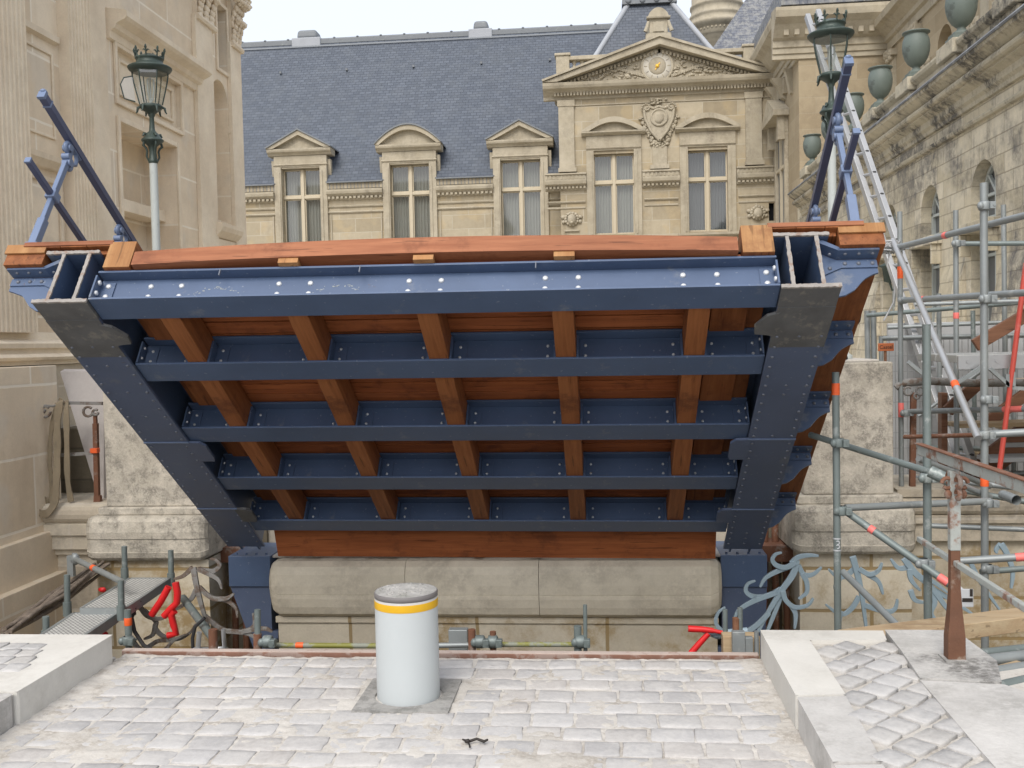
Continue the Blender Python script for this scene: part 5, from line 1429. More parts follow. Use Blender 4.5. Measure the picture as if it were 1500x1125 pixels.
# ------------------------------------------------------------------ scaffold and site clutter
def A(x, y, Y): return at(x, y, Y=Y)
def tubepart(parent, name, p, q, mat='galv', r=.0235, bands=()):
    r *= .92
    m = MB(); m.tube(p, q, r, 12)
    o = build(name, m, M[mat], parent)
    p, q = Vector(p), Vector(q)
    for t, L, mt in bands:
        d = (q-p).normalized(); c = p+(q-p)*t
        m = MB(); m.lathe(c-d*L/2, [(r+.0012,0),(r+.0022,.004),(r+.0022,L-.004),(r+.0012,L)], 12, d, caps=False); build('tape_band', m, M[mt], o)
    return o
def coupler(parent, c, mat='galv', ax=(0,0,1)):
    m = MB(); c = Vector(c); ax = Vector(ax)
    m.lathe(c-ax*.028, [(.026,0),(.036,.004),(.038,.028),(.036,.052),(.026,.056)], 10, ax, caps=False)
    m.box(c.x+.02, c.x+.055, c.y-.045, c.y-.005, c.z-.022, c.z+.022); m.tube(c+Vector((.045,-.05,.0)), c+Vector((.045,.02,.0)), .009, 6); m.blob(c+Vector((-.03,-.02,0)),(.022,.022,.026),7,5)
    return build('coupler', m, M[mat], parent, .003)
def down(p, z=-2.3): return Vector((p.x, p.y, z))
# front guard frame in the gap
sg = thing('scaffold_guard', 'scaffold frame of green grey tubes in the gap between the right pedestal and the kerb', 'scaffold', (1.6, 5.9, -2.3))
s1, s2 = A(1224,545,6.0), A(1357,475,5.8)
o = tubepart(sg, 'standard', down(s1), s1, 'galv_green', .0235, [(.972,.07,'orange')])
tubepart(sg, 'standard', down(s2), s2, 'galv_green', .0255)
# paint mark on the first standard: a figure between two rings
c = A(1231,797,6.0)
for dz in (-.035, .035):
    m = MB(); m.lathe((s1.x, s1.y, c.z+dz-.004), [(.0238,0),(.0245,.004),(.0238,.008)], 12, (0,0,1), caps=False); build('painted_ring', m, M['white'], o)
m = MB()
for a0, cz in ((-.6, .012), (-.6, -.012)):
    m.path([(s1.x-.002+.010*math.cos(PI*.75-k*PI*1.35/6), s1.y-.0245, c.z+cz+.011*math.sin(PI*.75-k*PI*1.35/6)) for k in range(7)], .0035, 5)
build('painted_figure', m, M['white'], o)
def dirv(p, q): return (Vector(q)-Vector(p)).normalized()
p, q = A(1187,637,6.5), A(1400,703,5.6); tubepart(sg, 'brace', p, q, 'galv_green', .022)
coupler(sg, A(1226,648,6.0)+Vector((0,-.03,0)), 'galv_green')
m = MB(); p, q = A(1362,690,5.55), A(1395,706,5.5); m.tube(p, q, .034, 12); build('sleeve', m, M['galv_green'], sg)
p, q = A(1233,745,6.03), A(1400,862,5.62); b2_ = tubepart(sg, 'brace', p, q, 'galv_green', .0235, [(.28,.035,'pink'),(.90,.06,'pink')])
p2, q2 = A(1400,862,5.62), A(1412,874,5.58); m = MB(); m.tube(q, q2, .030, 8); m.box(q2.x-.03,q2.x+.04,q2.y-.03,q2.y-.025,q2.z-.05,q2.z+.05); build('label_tag', m, M['white'], sg, .004)
m = MB(); m.box(q2.x-.02,q2.x+.035,q2.y-.0335,q2.y-.031,q2.z-.02,q2.z-.0); m.box(q2.x+.02,q2.x+.035,q2.y-.0335,q2.y-.031,q2.z+.01,q2.z+.05); build('tag_print', m, M['blackpaint'], sg)
tubepart(sg, 'ledger', A(1238,744,6.03), A(1450,734,6.4), 'galv', .0235)
tubepart(sg, 'brace', A(1235,838,6.0), A(1330,932,5.3), 'galv', .022)
tubepart(sg, 'ledger', A(1400,822,6.2), A(1560,812,6.1), 'galv', .0255, [(.60,.06,'pink')])
tubepart(sg, 'ledger', A(1436,838,6.6), A(1560,828,6.6), 'galv_green', .022)
for pt, mt in (((1232,748,6.0),'galv_green'),((1352,825,5.75),'galv'),((1357,700,5.75),'galv_green'),((1447,737,6.4),'galv'),((1447,833,6.5),'galv')):
    coupler(sg, A(*pt), mt)
p = A(1470,725,6.2); m = MB(); m.tube(p, p+Vector((.02,-.14,-.01)), .03, 12, caps=False); m.tube(p+Vector((0,.0,0)), p+Vector((.0,.01,0)), .029, 12); build('tube_end', m, M['galv'], sg)
tubepart(sg, 'brace', A(1360,690,6.2), A(1450,728,6.6), 'galv', .022); tubepart(sg, 'brace', A(1345,672,6.6), A(1450,712,7.0), 'galv', .022)
# rear scaffold with platform
sr_ = thing('scaffold_tower', 'tall galvanised scaffold with an aluminium platform in front of the terrace wall', 'scaffold', (2.7, 7.4, -2.3))
s3, s4, s5 = A(1441,268,6.5), A(1318,310,8.5), A(1400,308,8.5)
tubepart(sr_, 'standard', down(s3), s3, 'galv', .0255, [(.605,.075,'orange')])
tubepart(sr_, 'standard', down(s4,.241), s4, 'galv', .0235, [(.78,.10,'orange'),(.28,.12,'pink')])
tubepart(sr_, 'standard', down(s5,.241), s5, 'galv', .0235, [(.62,.05,'pink')])
s6 = A(1510,230,7.6); tubepart(sr_, 'standard', down(s6), s6, 'galv')
tubepart(sr_, 'ledger', A(1288,369,8.62), A(1580,296,6.1), 'galv', .0255, [(.42,.05,'pink')])
tubepart(sr_, 'ledger', A(1322,440,8.45), A(1580,424,6.1), 'galv', .0255, [(.16,.05,'pink')])
tubepart(sr_, 'ledger', A(1402,357,8.47), A(1580,356,8.3), 'galv_green', .022)
tubepart(sr_, 'ledger', A(1270,462,9.5), A(1580,436,8.6), 'galv_green', .022)
tubepart(sr_, 'ledger', A(1340,446,8.6), A(1580,438,8.3), 'galv', .018)
tubepart(sr_, 'ledger', A(1328,603,8.45), A(1580,597,7.2), 'galv', .0235, [(.66,.16,'pink')])
tubepart(sr_, 'ledger', A(1433,637,6.55), A(1580,629,6.4), 'galv', .0265)
tubepart(sr_, 'ledger', A(1325,640,7.9), A(1440,637,7.2), 'rust', .018)
tubepart(sr_, 'brace', A(1308,352,8.38), A(1433,642,6.42), 'alu', .026, [(.41 if False else .80,.06,'orange'),(.17,.05,'orange')] if False else [(.78,.055,'orange')])
for pt in ((1441,302,6.5),(1443,438,6.5),(1319,362,8.45),(1322,440,8.45),(1401,357,8.45),(1441,637,6.5),(1445,585,6.5),(1326,605,8.45)):
    coupler(sr_, A(*pt)+Vector((0,-.01,0)))
# platform: two planks on bracket trusses
zp = 1.35
for y0, y1 in ((7.4,7.82),(7.86,8.28)):
    m = MB(); m.box(2.53,5.0,y0,y1,zp-.055,zp)
    for k in range(24): m.blob((2.6+k*.1,y0+.05+.03*(k%2),zp),(.012,.012,.005),6,4)
    build('platform_plank', m, M['alu_deck'], sr_, .004)
m = MB(); m.box(2.53,5.0,7.355,7.385,zp-.10,zp-.005)
for k in range(12): m.tube((2.6+k*.2,7.37,zp-.045),(2.6+k*.2,7.351,zp-.045),.018,8)
build('platform_edge', m, M['alu'], sr_)
for (a, b) in (((1400,562),(1442,535)),((1450,540),(1482,568)),((1482,568),(1510,570)),((1330,530),(1362,556)),((1475,548),(1475,566)),((1484,545),(1484,566))):
    m = MB(); m.bar(A(*a,7.3), A(*b,7.3), .03, .025); build('truss_bar', m, M['galv'], sr_)
# further tubes and boards of the same scaffold, deeper in
for a, b, Y0, Y1, mt, rr_ in (((1375,430),(1378,690),9.3,9.3,'galv',.024),((1470,300),(1474,690),9.2,9.2,'galv',.024),((1425,455),(1428,640),9.4,9.4,'galv_green',.022),((1340,700),(1560,690),9.0,8.8,'galv',.022),
        ((1340,655),(1560,660),9.3,9.1,'galv_green',.022),((1405,705),(1560,722),7.4,7.2,'galv',.024),((1395,716),(1560,745),7.2,7.0,'galv_green',.022),((1345,610),(1470,520),9.2,9.2,'galv',.018),((1300,480),(1560,468),9.7,9.5,'galv',.02),((1360,770),(1560,778),7.8,7.6,'galv',.022)):
    tubepart(sr_, 'standard' if abs(a[0]-b[0]) < 10 else 'ledger', A(*b,Y1), A(*a,Y0), mt, rr_)
for (x0, y0, x1, y1, Y, mt) in ((1395,622,1560,618,8.7,'wood_pale'),(1440,672,1560,668,8.6,'hoard'),(1420,560,1560,556,8.9,'wood_pale')):
    m = MB(); m.bar(A(x0,y0,Y), A(x1,y1,Y), .30, .035); build('platform_board', m, M[mt], sr_, .004)
# aluminium ladder
ld = thing('ladder', 'aluminium ladder leaning up behind the right street lamp', 'ladder', A(1418,693,8.85))
lt, lbm = A(1190,20,12.2), A(1418,693,8.85)
off = Vector((.09,-.15,.0)); n = 20
for k, o_ in ((0,-.5),(1,.5)):
    m = MB(); m.bar(lbm+off*o_, lt+off*o_, .055, .075, (0,-.4,1)); build('rail', m, M['alu'], ld, .004)
d = lt-lbm
for k in range(n):
    t = .03+.94*k/(n-1); c = lbm+d*t; m = MB(); m.tube(c-off*.46, c+off*.46, .016, 8); build('rung', m, M['alu'], ld)
m = MB()
for k in range(n):
    t = .03+.94*k/(n-1); c = lbm+d*t+off*.5; m.blob(c+Vector((0,-.035,0)),(.028,.012,.022),7,5)
build('rung_plugs', m, M['rubber'], ld)
# tape wrapped round the head of the brace
m = MB(); c = A(1305,362,8.4)
for k in range(14): 
    a = rnd.uniform(0,2*PI); m.path([c+Vector((.07*math.cos(a+j*.9),.05*math.sin(a+j*.9),rnd.uniform(-.05,.05))) for j in range(5)], .008, 5)
m.path([c, c+Vector((-.03,0,-.15)), c+Vector((.03,0,-.3)), c+Vector((.02,0,-.45)), c+Vector((-.06,0,-.60))], .007, 5)
tag(build('rope_lashing', m, M['hoard']), 'pale rope lashing round the scaffold joint below the ladder', 'rope')
# site fence, panels, boards and a stair behind the scaffold
mf = thing('mesh_fence', 'fine wire mesh fence panel standing behind the scaffold on the right', 'fence', (3.4, 9.6, .2))
m = MB()
for k in range(44): x = 2.62+k*.055; m.tube((x,9.6,.1),(x,9.6,1.45),.0035,4,caps=False)
for k in range(10): m.tube((2.6,9.607,.15+k*.145),(5.0,9.607,.15+k*.145),.0035,4,caps=False)
build('wires', m, M['mesh'], mf)
m = MB()
for p, q in (((2.6,9.6,.0),(2.6,9.6,1.5)),((5.0,9.6,0),(5.0,9.6,1.5)),((2.6,9.6,1.48),(5.0,9.6,1.48)),((3.8,9.6,0),(3.8,9.6,1.5))): m.tube(p,q,.02,8)
build('fence_frame', m, M['galv'], mf)
m = MB(); m.box(2.75,4.2,9.9,9.96,.02,1.62); hb = build('hoarding_board', m, M['hoard'], None, .01); tag(hb, 'pale grey hoarding panel leaning behind the mesh fence', 'panel')
def board(label, p, q, w, h, mat, cat='board'):
    m = MB(); m.bar(p, q, w, h); o = build('board', m, M[mat], None, .004); return tag(o, label, cat)
board('short brown board sloping up at the right edge above the platform', A(1428,506,8.9), A(1512,456,8.9), .05, .11, 'wood_dark')
board('brown board sloping up behind the shiny scaffold brace', A(1388,602,8.6), A(1432,562,8.6), .05, .10, 'wood_dark')
board('upright brown board behind the scaffold, right of the green tube', A(1381,575,8.7), A(1381,690,8.7), .10, .05, 'wood_dark')
board('brown board sloping up at the right edge below the platform', A(1445,620,8.8), A(1512,570,8.8), .05, .10, 'wood_dark')
st = thing('site_stair', 'brown wooden site stair with pale treads at the right edge behind the scaffold', 'stair', A(1470,690,8.9))
for s in (0, .5): m = MB(); m.bar(A(1420,700,8.9+s), A(1515,628,8.9+s), .05, .22); build('stringer', m, M['wood_dark'], st)
for k in range(4):
    c = A(1432+k*24, 688-k*19, 9.15); m = MB(); m.box(c.x-.16,c.x+.16,c.y-.3,c.y+.3,c.z,c.z+.04); build('tread', m, M['wood_pale'] if k%2 else M['hoard'], st, .004)
m = MB(); m.tube(A(1503,385,7.3), A(1462,705,7.3), .018, 10)
tag(build('red_pole', m, M['redpole']), 'leaning red steel pole at the right edge behind the scaffold', 'pole')
for i, (x, lab) in enumerate(((1270,'left of the two short tubes standing behind the right lamp base'),(1279,'right of the two short tubes standing behind the right lamp base'))):
    p, q = A(x,455,9.6), A(x+2,560,9.6); m = MB(); m.tube(q, p, .026, 10); tag(build('scaffold_tube', m, M['galv']), lab, 'tube')
# orange sign on the parapet
sg2 = thing('site_sign', 'small orange sign with black writing behind the right pedestal', 'sign', A(1298,520,8.75))
c = A(1298,508.5,8.75); m = MB(); m.box(c.x-.066,c.x+.066,c.y,c.y+.012,c.z-.034,c.z+.034); build('board', m, M['signor'], sg2, .003)
cu = bpy.data.curves.new('sign_text','FONT'); cu.body = 'Castel'; cu.size = .044; cu.extrude = .001; cu.align_x = 'CENTER'; cu.align_y = 'CENTER'
tmp = bpy.data.objects.new('tmp', cu); COL.objects.link(tmp); dg = bpy.context.evaluated_depsgraph_get(); me = bpy.data.meshes.new_from_object(tmp.evaluated_get(dg)); bpy.data.objects.remove(tmp)
me.transform(Matrix.Translation(Vector((c.x,c.y-.002,c.z))) @ Matrix.Rotation(PI/2,4,'X')); me.transform(sg2.matrix_basis.inverted()); me.materials.clear(); me.materials.append(M['blackpaint'])
lo = bpy.data.objects.new('lettering', me); COL.objects.link(lo); lo.parent = sg2
m = MB(); m.tube((c.x,c.y+.025,.2),(c.x,c.y+.025,c.z+.01),.012,8); build('stake', m, M['wood_dark'], sg2)
# wall lantern on the terrace wall
wl = thing('wall_lantern', 'small green wall lantern on the terrace wall behind the scaffold', 'lantern', at(1305,405,X=4.7))
c = at(1303,400,X=4.75)
m = MB(); m.lathe(c, [(.03,-.16),(.09,-.14),(.12,.08),(.17,.11),(.16,.13),(.05,.18),(.02,.2)], 6); build('lamp_body', m, M['patina'], wl)
m = MB(); m.path([c+Vector((0,0,-.15)), c+Vector((.04,0,-.28)), c+Vector((.22,0,-.30))], .02, 6); build('wall_bracket', m, M['patina'], wl)
# old scrolled iron rail on the right parapet
orl = thing('old_railing', 'old scrolled iron railing end on the right parapet behind the green tube', 'railing', A(1336,735,8.5))
m = MB(); m.bar(A(1336,735,8.5), A(1338,575,8.5), .045, .045); build('post', m, M['rust'], orl, .004)
m = MB(); m.path([A(1312,568,8.5),A(1322,561,8.5),A(1360,558,8.5),A(1420,561,8.5),A(1560,560,8.5)], [.02,.024,.024,.024,.024], 8, True, 1.4); build('handrail', m, M['iron_old'], orl)
m = MB()
for cx, cy, r in ((1348,573,6),(1330,573,6),(1343,580,4)):
    m.path([A(cx+r*math.cos(t*.5), cy+r*math.sin(t*.5), 8.48) for t in range(12)], .010, 6)
build('scroll', m, M['iron_old'], orl)

# rusty railing on the right kerb slab
RXr = 1.437
rr = thing('rusty_railing', 'rusty iron railing with a flared post standing on the lichened slab at right', 'railing', (RXr, 4.23, KZ))
def ar(x, y): return at(x, y, X=RXr)
pb = Vector((RXr, 4.235, KZ+.004)); 
m = MB()
sec = [(0,.036,.030),(.10,.035,.030),(.20,.026,.024),(.30,.020,.020),(.46,.019,.018)]
for (z0,a0,b0),(z1,a1,b1) in zip(sec[:-1],sec[1:]):
    m.add([(RXr-a0,pb.y-b0,pb.z+z0),(RXr+a0,pb.y-b0,pb.z+z0),(RXr+a0,pb.y+b0,pb.z+z0),(RXr-a0,pb.y+b0,pb.z+z0),(RXr-a1,pb.y-b1,pb.z+z1),(RXr+a1,pb.y-b1,pb.z+z1),(RXr+a1,pb.y+b1,pb.z+z1),(RXr-a1,pb.y+b1,pb.z+z1)],[(0,1,5,4),(1,2,6,5),(2,3,7,6),(3,0,4,7)])
build('post_foot', m, M['rustpost'], rr, .003)
m = MB(); m.box(RXr-.021,RXr+.021,pb.y-.019,pb.y+.019,pb.z+.4605,.935); build('post', m, M['rustpale'], rr, .003)
m = MB(); m.box(RXr-.05,RXr+.035,pb.y-.05,pb.y+.05,KZ+.0045,KZ+.012); build('socket', m, M['roughslab'], rr)
yt, yb_ = ar(1346,650).y, ar(1346,790).y
m = MB(); m.bar((RXr,yt,.975),(RXr,1.2,.958),.022,.046); build('handrail', m, M['rustpale'], rr, .004)
m = MB(); m.bar((RXr-.004,yt,1.002),(RXr-.004,1.2,.985),.032,.0075); build('rail_cap', m, M['rust'], rr, .003)
m = MB(); m.bar((RXr,yb_,.558),(RXr,4.26,.553),.022,.024); m.bar((RXr,4.215,.553),(RXr,1.2,.53),.023,.025); build('lower_rail', m, M['rustpale'], rr, .004)
m = MB()
for s in (-1,1):
    for zz, r in ((.895,.026),(.845,.020)):
        m.path([(RXr, pb.y+s*(.03+r*.9)+r*math.cos(t*.55), zz+r*math.sin(t*.55)) for t in range(11)], .010, 6)
    m.path([(RXr+s*(.03+.022*math.cos(t*.55)), pb.y-.01, .885+.022*math.sin(t*.55)) for t in range(11)], .009, 6)
    m.blob((RXr+s*.03, pb.y-.02, .84),(.016,.016,.02),7,5)
build('scroll', m, M['rust'], rr)

# timber, loose tubes and tread plate beyond the right slab
board('pale sawn timber beam lying beyond the rough slab at right', at(1240,940,Z=.055), at(1600,894,Z=.055), .15, .075, 'wood_pale', 'beam')
for i, (a, b, z, r, mt, lab) in enumerate((((1395,962),(1600,940),-.03,.024,'galv_green','green grey tube lying directly below the pale timber beam'),((1405,972),(1600,950),-.02,.028,'galv','thick pale grey tube, second below the timber beam'),((1420,990),(1600,962),-.03,.026,'galv','dark grey tube, third below the timber beam'),((1440,1012),(1600,975),-.03,.026,'galv_green','nearest dark tube, just above the tread plate'))):
    p, q = at(*a,Z=z), at(*b,Z=z); m = MB(); m.tube(p, q, r, 12); tag(build('scaffold_tube', m, M[mt]), lab, 'tube', 'loose tubes beyond the right slab')
board('short pale offcut between the loose tubes at right', at(1446,985,Z=-.035), at(1496,972,Z=-.035), .05, .02, 'wood_pale', 'offcut')
m = MB(); p = at(1455,1000,Z=-.10); m.box(1.60,2.6,3.2,4.4,-.13,-.09); tag(build('tread_plate', m, M['chequer'], None, .004), 'perforated metal walkway plate at the right edge below the loose tubes', 'walkway plate')

# ---- left: walkway planks in the gap
lw = thing('scaffold_walkway', 'scaffold walkway of two perforated metal planks beside the left kerb slab', 'scaffold', at(170,900,Z=-.6))
def plank(p1, p2, p3, p4, z):
    P = [at(*p,Z=z) for p in (p1,p2,p3,p4)]
    m = MB(); m.prism([(v.x,v.y) for v in P], lambda a,b: (a,b,z-.012), lambda a,b: (a,b,z)); o = build('plank', m, M['chequer'], lw)
    m = MB()
    for i in range(4): m.bar(P[i]-Vector((0,0,.03)), P[(i+1)%4]-Vector((0,0,.03)), .022, .066)
    build('plank_frame', m, M['galv'], o)
plank((119,891),(190,847),(248,847),(183,891),-.25)
plank((52,935),(108,898),(171,898),(116,936),-.29)
for (x, y0, y1, Y) in ((182,800,850,7.45),(250,806,858,7.45),(98,842,902,6.75),(67,903,945,6.2),(177,850,908,6.4)):
    p = A(x,y0,Y); q = A(x+1,y1,Y); m = MB(); m.tube(q, p, .022, 10); m.tube(q, q+Vector((0,0,.10)), .030, 10); build('spigot', m, M['galv_green'], lw)
p, q = A(110,819,7.6), A(180,853,6.7); tubepart(lw, 'guard_tube', p, q, 'galv', .024, [(.42,.07,'orange')])
p = A(110,819,7.6); m = MB(); m.blob(p,(.035,.03,.05),8,6,.2); m.box(p.x-.06,p.x-.01,p.y-.02,p.y+.02,p.z-.14,p.z+.03); build('coupler', m, M['galv'], lw)
p = A(187,893,6.0); tubepart(lw, 'standard', down(p), p, 'galv_green', .024, [(.965,.05,'orange')]); coupler(lw, A(187,938,5.97), 'galv_green')
p = A(310,890,6.6); tubepart(lw, 'brace', A(268,876,6.9), A(312,935,6.3), 'galv_green', .030)
# bundle of sticks
bs = thing('stick_bundle', 'bundle of grey crooked sticks leaning against the left wall', 'sticks', at(80,880,Y=7.4))
for k in range(13):
    a = Vector((rnd.uniform(-8,8), rnd.uniform(-7,7))); b = Vector((rnd.uniform(-12,12), rnd.uniform(-6,6)))
    p, q = A(8+a.x,926+a.y,6.8+rnd.uniform(-.1,.1)), A(150+b.x,828+b.y,8.0+rnd.uniform(-.1,.1))
    mid = p.lerp(q,.5)+Vector((rnd.uniform(-.05,.05),0,rnd.uniform(-.06,.04)))
    m = MB(); m.path([p, p.lerp(mid,.5)+Vector((0,0,rnd.uniform(-.02,.02))), mid, q], [.016,.02,.018,.012], 6); build('stick', m, M['wood_grey'], bs)
# red sleeves on the old iron
for a, pts in enumerate((((247,860),(236,880),(222,901)),((257,853),(260,868),(259,883),(251,891),(240,903)),((256,895),(251,901),(254,915),(258,928),(246,931)))):
    m = MB(); m.path([A(x,y,6.72) for x,y in pts], .025, 10)
    tag(build('red_sleeve', m, M['red']), ('straight red plastic sleeve hanging below the end of the metal walkway','bent red plastic sleeve on the old iron, right of the straight one','lowest red plastic sleeve, hooked at its foot')[a], 'sleeve', 'red sleeves on the old ironwork')
for a, (x, y, Y) in enumerate(((150,864,7.6),(131,928,6.6),(152,929,6.6))):
    m = MB(); m.blob(A(x,y,Y),(.035,.02,.022),8,6,.1); tag(build('plastic_plug', m, M['red']), ('small red plastic plug behind the metal walkway','left of the two red plugs under the nearer walkway plank','right of the two red plugs under the nearer walkway plank')[a], 'plug')
# ---- ironwork fans
def fan(name, label, lines, org, sc, Y, mat, r, group=None):
    r *= 1.04
    allp = [(org[0]+x/sc, org[1]+y/sc) for L in lines for x, y in L]
    root = thing(name, label, 'ironwork', A(allp[0][0], max(p[1] for p in allp), Y), group)
    for i, L in enumerate(lines):
        P = [A(org[0]+x/sc, org[1]+y/sc, Y+.012*math.sin(i*1.7)) for x, y in L]
        # smooth (Catmull-Rom)
        Q = []
        for k in range(len(P)-1):
            p0, p1, p2, p3 = P[max(k-1,0)], P[k], P[k+1], P[min(k+2,len(P)-1)]
            for j in range(5):
                t = j/5; Q.append(.5*((2*p1)+(p2-p0)*t+(2*p0-5*p1+4*p2-p3)*t*t+(3*p1-p0-3*p2+p3)*t**3))
        Q.append(P[-1])
        n = len(Q); pts = []; prev = None
        for k, p in enumerate(Q):
            d = (Q[min(k+1,n-1)]-Q[max(k-1,0)]).normalized(); a = d.cross(Vector((0,-1,0)))
            if a.length < .2: a = prev or Vector((1,0,0))
            a.normalize(); prev = a; b = a.cross(d).normalized()
            ww = r*(1.25 if i == 0 else 1.0)*(1-.62*(k/(n-1))**2.2); tt = .011
            pts += [tuple(p+a*ww-b*tt), tuple(p-a*ww-b*tt), tuple(p-a*ww+b*tt), tuple(p+a*ww+b*tt)]
        m = MB(); m.add(pts, [(q*4+k, q*4+(k+1)%4, (q+1)*4+(k+1)%4, (q+1)*4+k) for q in range(n-1) for k in range(4)]+[(0,1,2,3),(n*4-4,n*4-3,n*4-2,n*4-1)])
        build('stem' if i == 0 else 'scroll', m, M[mat], root, .004)
    return root
f1 = [[(550,150),(530,230),(460,330),(400,430),(320,580)],[(470,330),(430,440),(375,580)],[(520,170),(560,135),(620,125),(672,128)],[(545,165),(490,192),(440,180),(418,150),(435,120),(470,110)],[(520,185),(450,210),(380,250),(350,300)],
      [(465,310),(390,350),(310,350),(272,322),(283,282),(325,265)],[(440,330),(330,370),(240,420),(208,472)],[(400,440),(330,510),(250,555),(160,550),(108,500),(120,440),(160,410)],[(560,180),(590,230),(640,230),(688,190)],
      [(580,225),(605,270),(605,330),(560,365)],[(475,320),(490,370),(540,410),(610,400),(643,360)],[(520,400),(545,450),(540,530)]]
fan('iron_fan', 'grey-blue wrought iron scroll fan beside the right hinge housing', f1, (1020,780), 3.75, 7.35, 'iron_blue', .0185, 'wrought iron scroll fans')
f2 = [[(858,130),(885,230),(910,350),(935,540)],[(875,190),(820,240),(770,240),(725,200)],[(790,245),(765,300),(780,345)],[(895,200),(950,230),(1000,210),(1020,165)],[(940,230),(1000,270),(1025,340)],[(895,350),(850,420),(790,450),(710,395)],[(925,400),(1040,435),(1090,420),(1105,365)],[(790,430),(780,520),(785,560)]]
fan('iron_fan', 'grey-blue wrought iron scroll fan upright in front of the right pedestal', f2, (1020,780), 3.75, 7.55, 'iron_blue', .0185, 'wrought iron scroll fans')
f3 = [[(1140,140),(1200,220),(1290,300),(1380,420),(1460,500)],[(1165,190),(1110,195),(1068,145)],[(1170,200),(1180,260),(1230,320)],[(1175,315),(1200,370),(1255,385)],[(1290,300),(1310,380),(1290,440),(1325,490)],[(1300,310),(1400,370),(1520,450)],[(1240,250),(1300,270),(1380,330)]]
fan('iron_fan', 'grey-blue wrought iron scroll fan leaning right, behind the thick scaffold tube', f3, (1020,780), 3.75, 7.4, 'iron_blue', .0185, 'wrought iron scroll fans')
f4 = [[(760,550),(790,600),(820,690),(812,780)],[(760,550),(735,580),(740,600)],[(600,640),(640,720),(690,800),(760,900)]]
fan('iron_fan', 'small part of a grey-blue iron scroll fan at the far right behind the tubes', f4, (1250,640), 3.516, 7.6, 'iron_blue', .017, 'wrought iron scroll fans')
fo = [[(985,225),(1005,340),(1040,480),(1090,640)],[(980,225),(920,280),(860,300)],[(1000,370),(970,430),(900,480),(860,505)],[(1010,235),(1100,275),(1150,310),(1170,365)],[(1020,235),(1110,250),(1155,215),(1135,180),(1095,168)],[(1020,350),(1100,420),(1200,440),(1260,490),(1270,550)],
      [(1130,430),(1200,425),(1248,395)],[(640,480),(690,540),(780,555),(870,490)],[(660,500),(740,570),(740,620),(790,670),(880,690),(960,650),(1000,590)],[(740,590),(722,660),(665,688)],[(585,690),(640,755),(720,768),(800,755),(860,695),(950,655)],[(690,742),(760,700),(840,702)],
      [(1060,540),(1180,630),(1300,640),(1375,600),(1370,520)],[(1180,635),(1330,650),(1405,695)],[(1300,640),(1440,620),(1495,642)],[(600,500),(570,600),(590,640)]]
fan('iron_fan', 'flaking rusty iron scroll fan beside the left metal walkway', fo, (60,780), 4.41, 6.9, 'iron_old', .0165, 'wrought iron scroll fans')
# ---- tubes and stumps along the far side of the gap
yt_ = thing('scaffold_run', 'yellow-green and grey tube run with clamps just beyond the end of the cobbles', 'scaffold', A(640,960,5.5))
tubepart(yt_, 'ledger', A(388,945,5.5), A(560,946,5.5), 'yellowtube', .0165, [(.30,.045,'orange')])
tubepart(yt_, 'ledger', A(556,947,5.52), A(720,944,5.52), 'galv', .017); tubepart(yt_, 'ledger', A(712,944,5.5), A(842,944,5.5), 'yellowtube', .016)
for (x, y0, y1, mt, r) in ((857,886,975,'galv_green',.012),(846,917,975,'galv_green',.022),(691,922,975,'rust',.022),(722,925,975,'rust',.018),(377,893,975,'galv_green',.018),(377,928,975,'rust',.024),(312,922,975,'rust',.026),(1084,890,975,'galv_green',.014),(1062,893,975,'galv_green',.014),(1078,905,975,'wood_dark',.020)):
    m = MB(); m.tube(A(x+1,y1,5.45), A(x,y0,5.45), r, 10); build('stump', m, M[mt], yt_)
for x in (703,722,392,850): coupler(yt_, A(x,940,5.44), 'galv_green', (1,0,0))
m = MB(); c = A(672,938,5.6); m.box(c.x-.06,c.x+.05,c.y,c.y+.06,c.z-.1,c.z+.06); tag(build('grey_box', m, M['galv'], None, .004), 'small blue grey metal box behind the bollard foot, right side', 'box')
m = MB(); m.path([A(292,926,5.6), A(290,950,5.6)], .016, 8); m.path([A(327,922,5.6), A(329,948,5.6), A(318,950,5.6)], .014, 8); m.bar(A(283,952,5.6), A(332,952,5.6), .05, .02)
tag(build('metal_bracket', m, M['alu'], None), 'pale U-shaped metal bracket beyond the left end of the cobbles', 'bracket')
m = MB(); m.path([A(1008,921,5.7), A(1030,922,5.7), A(1045,924,5.7)], [.02,.018,.016], 8); m.path([A(1044,924,5.7), A(1060,927,5.7)], .012, 8)
tag(build('red_sleeve', m, M['red']), 'red plastic sleeve lying level at the right end of the gap', 'sleeve', 'red sleeves at the right end of the gap')
m = MB(); m.path([A(1012,957,5.7), A(1026,941,5.7), A(1038,928,5.7)], [.019,.018,.016], 8)
tag(build('red_sleeve', m, M['red']), 'red plastic sleeve sloping up at the right end of the gap', 'sleeve', 'red sleeves at the right end of the gap')
m = MB(); m.path([A(1030,922,5.8), A(1050,930,5.75), A(1075,927,5.7), A(1095,924,5.7)], [.022,.026,.024,.02], 8); tag(build('grey_hose', m, M['iron_blue']), 'short grey hose joining the red sleeves to the iron fan', 'hose')
m = MB(); c = A(1085,945,5.2); m.box(c.x-.09,c.x+.10,c.y,c.y+.09,c.z-.09,c.z+.045); tag(build('timber_block', m, M['wood_pale'], None, .004), 'pale timber block against the white L-shaped kerb stone', 'block')
m = MB(); c = A(1086,940,5.12); m.box(c.x-.045,c.x+.02,c.y,c.y+.04,c.z-.08,c.z+.05); m.box(c.x+.021,c.x+.06,c.y+.003,c.y+.04,c.z-.08,c.z+.02); m.tube(c+Vector((.08,.02,-.08)), c+Vector((.08,.02,.05)), .013, 8)
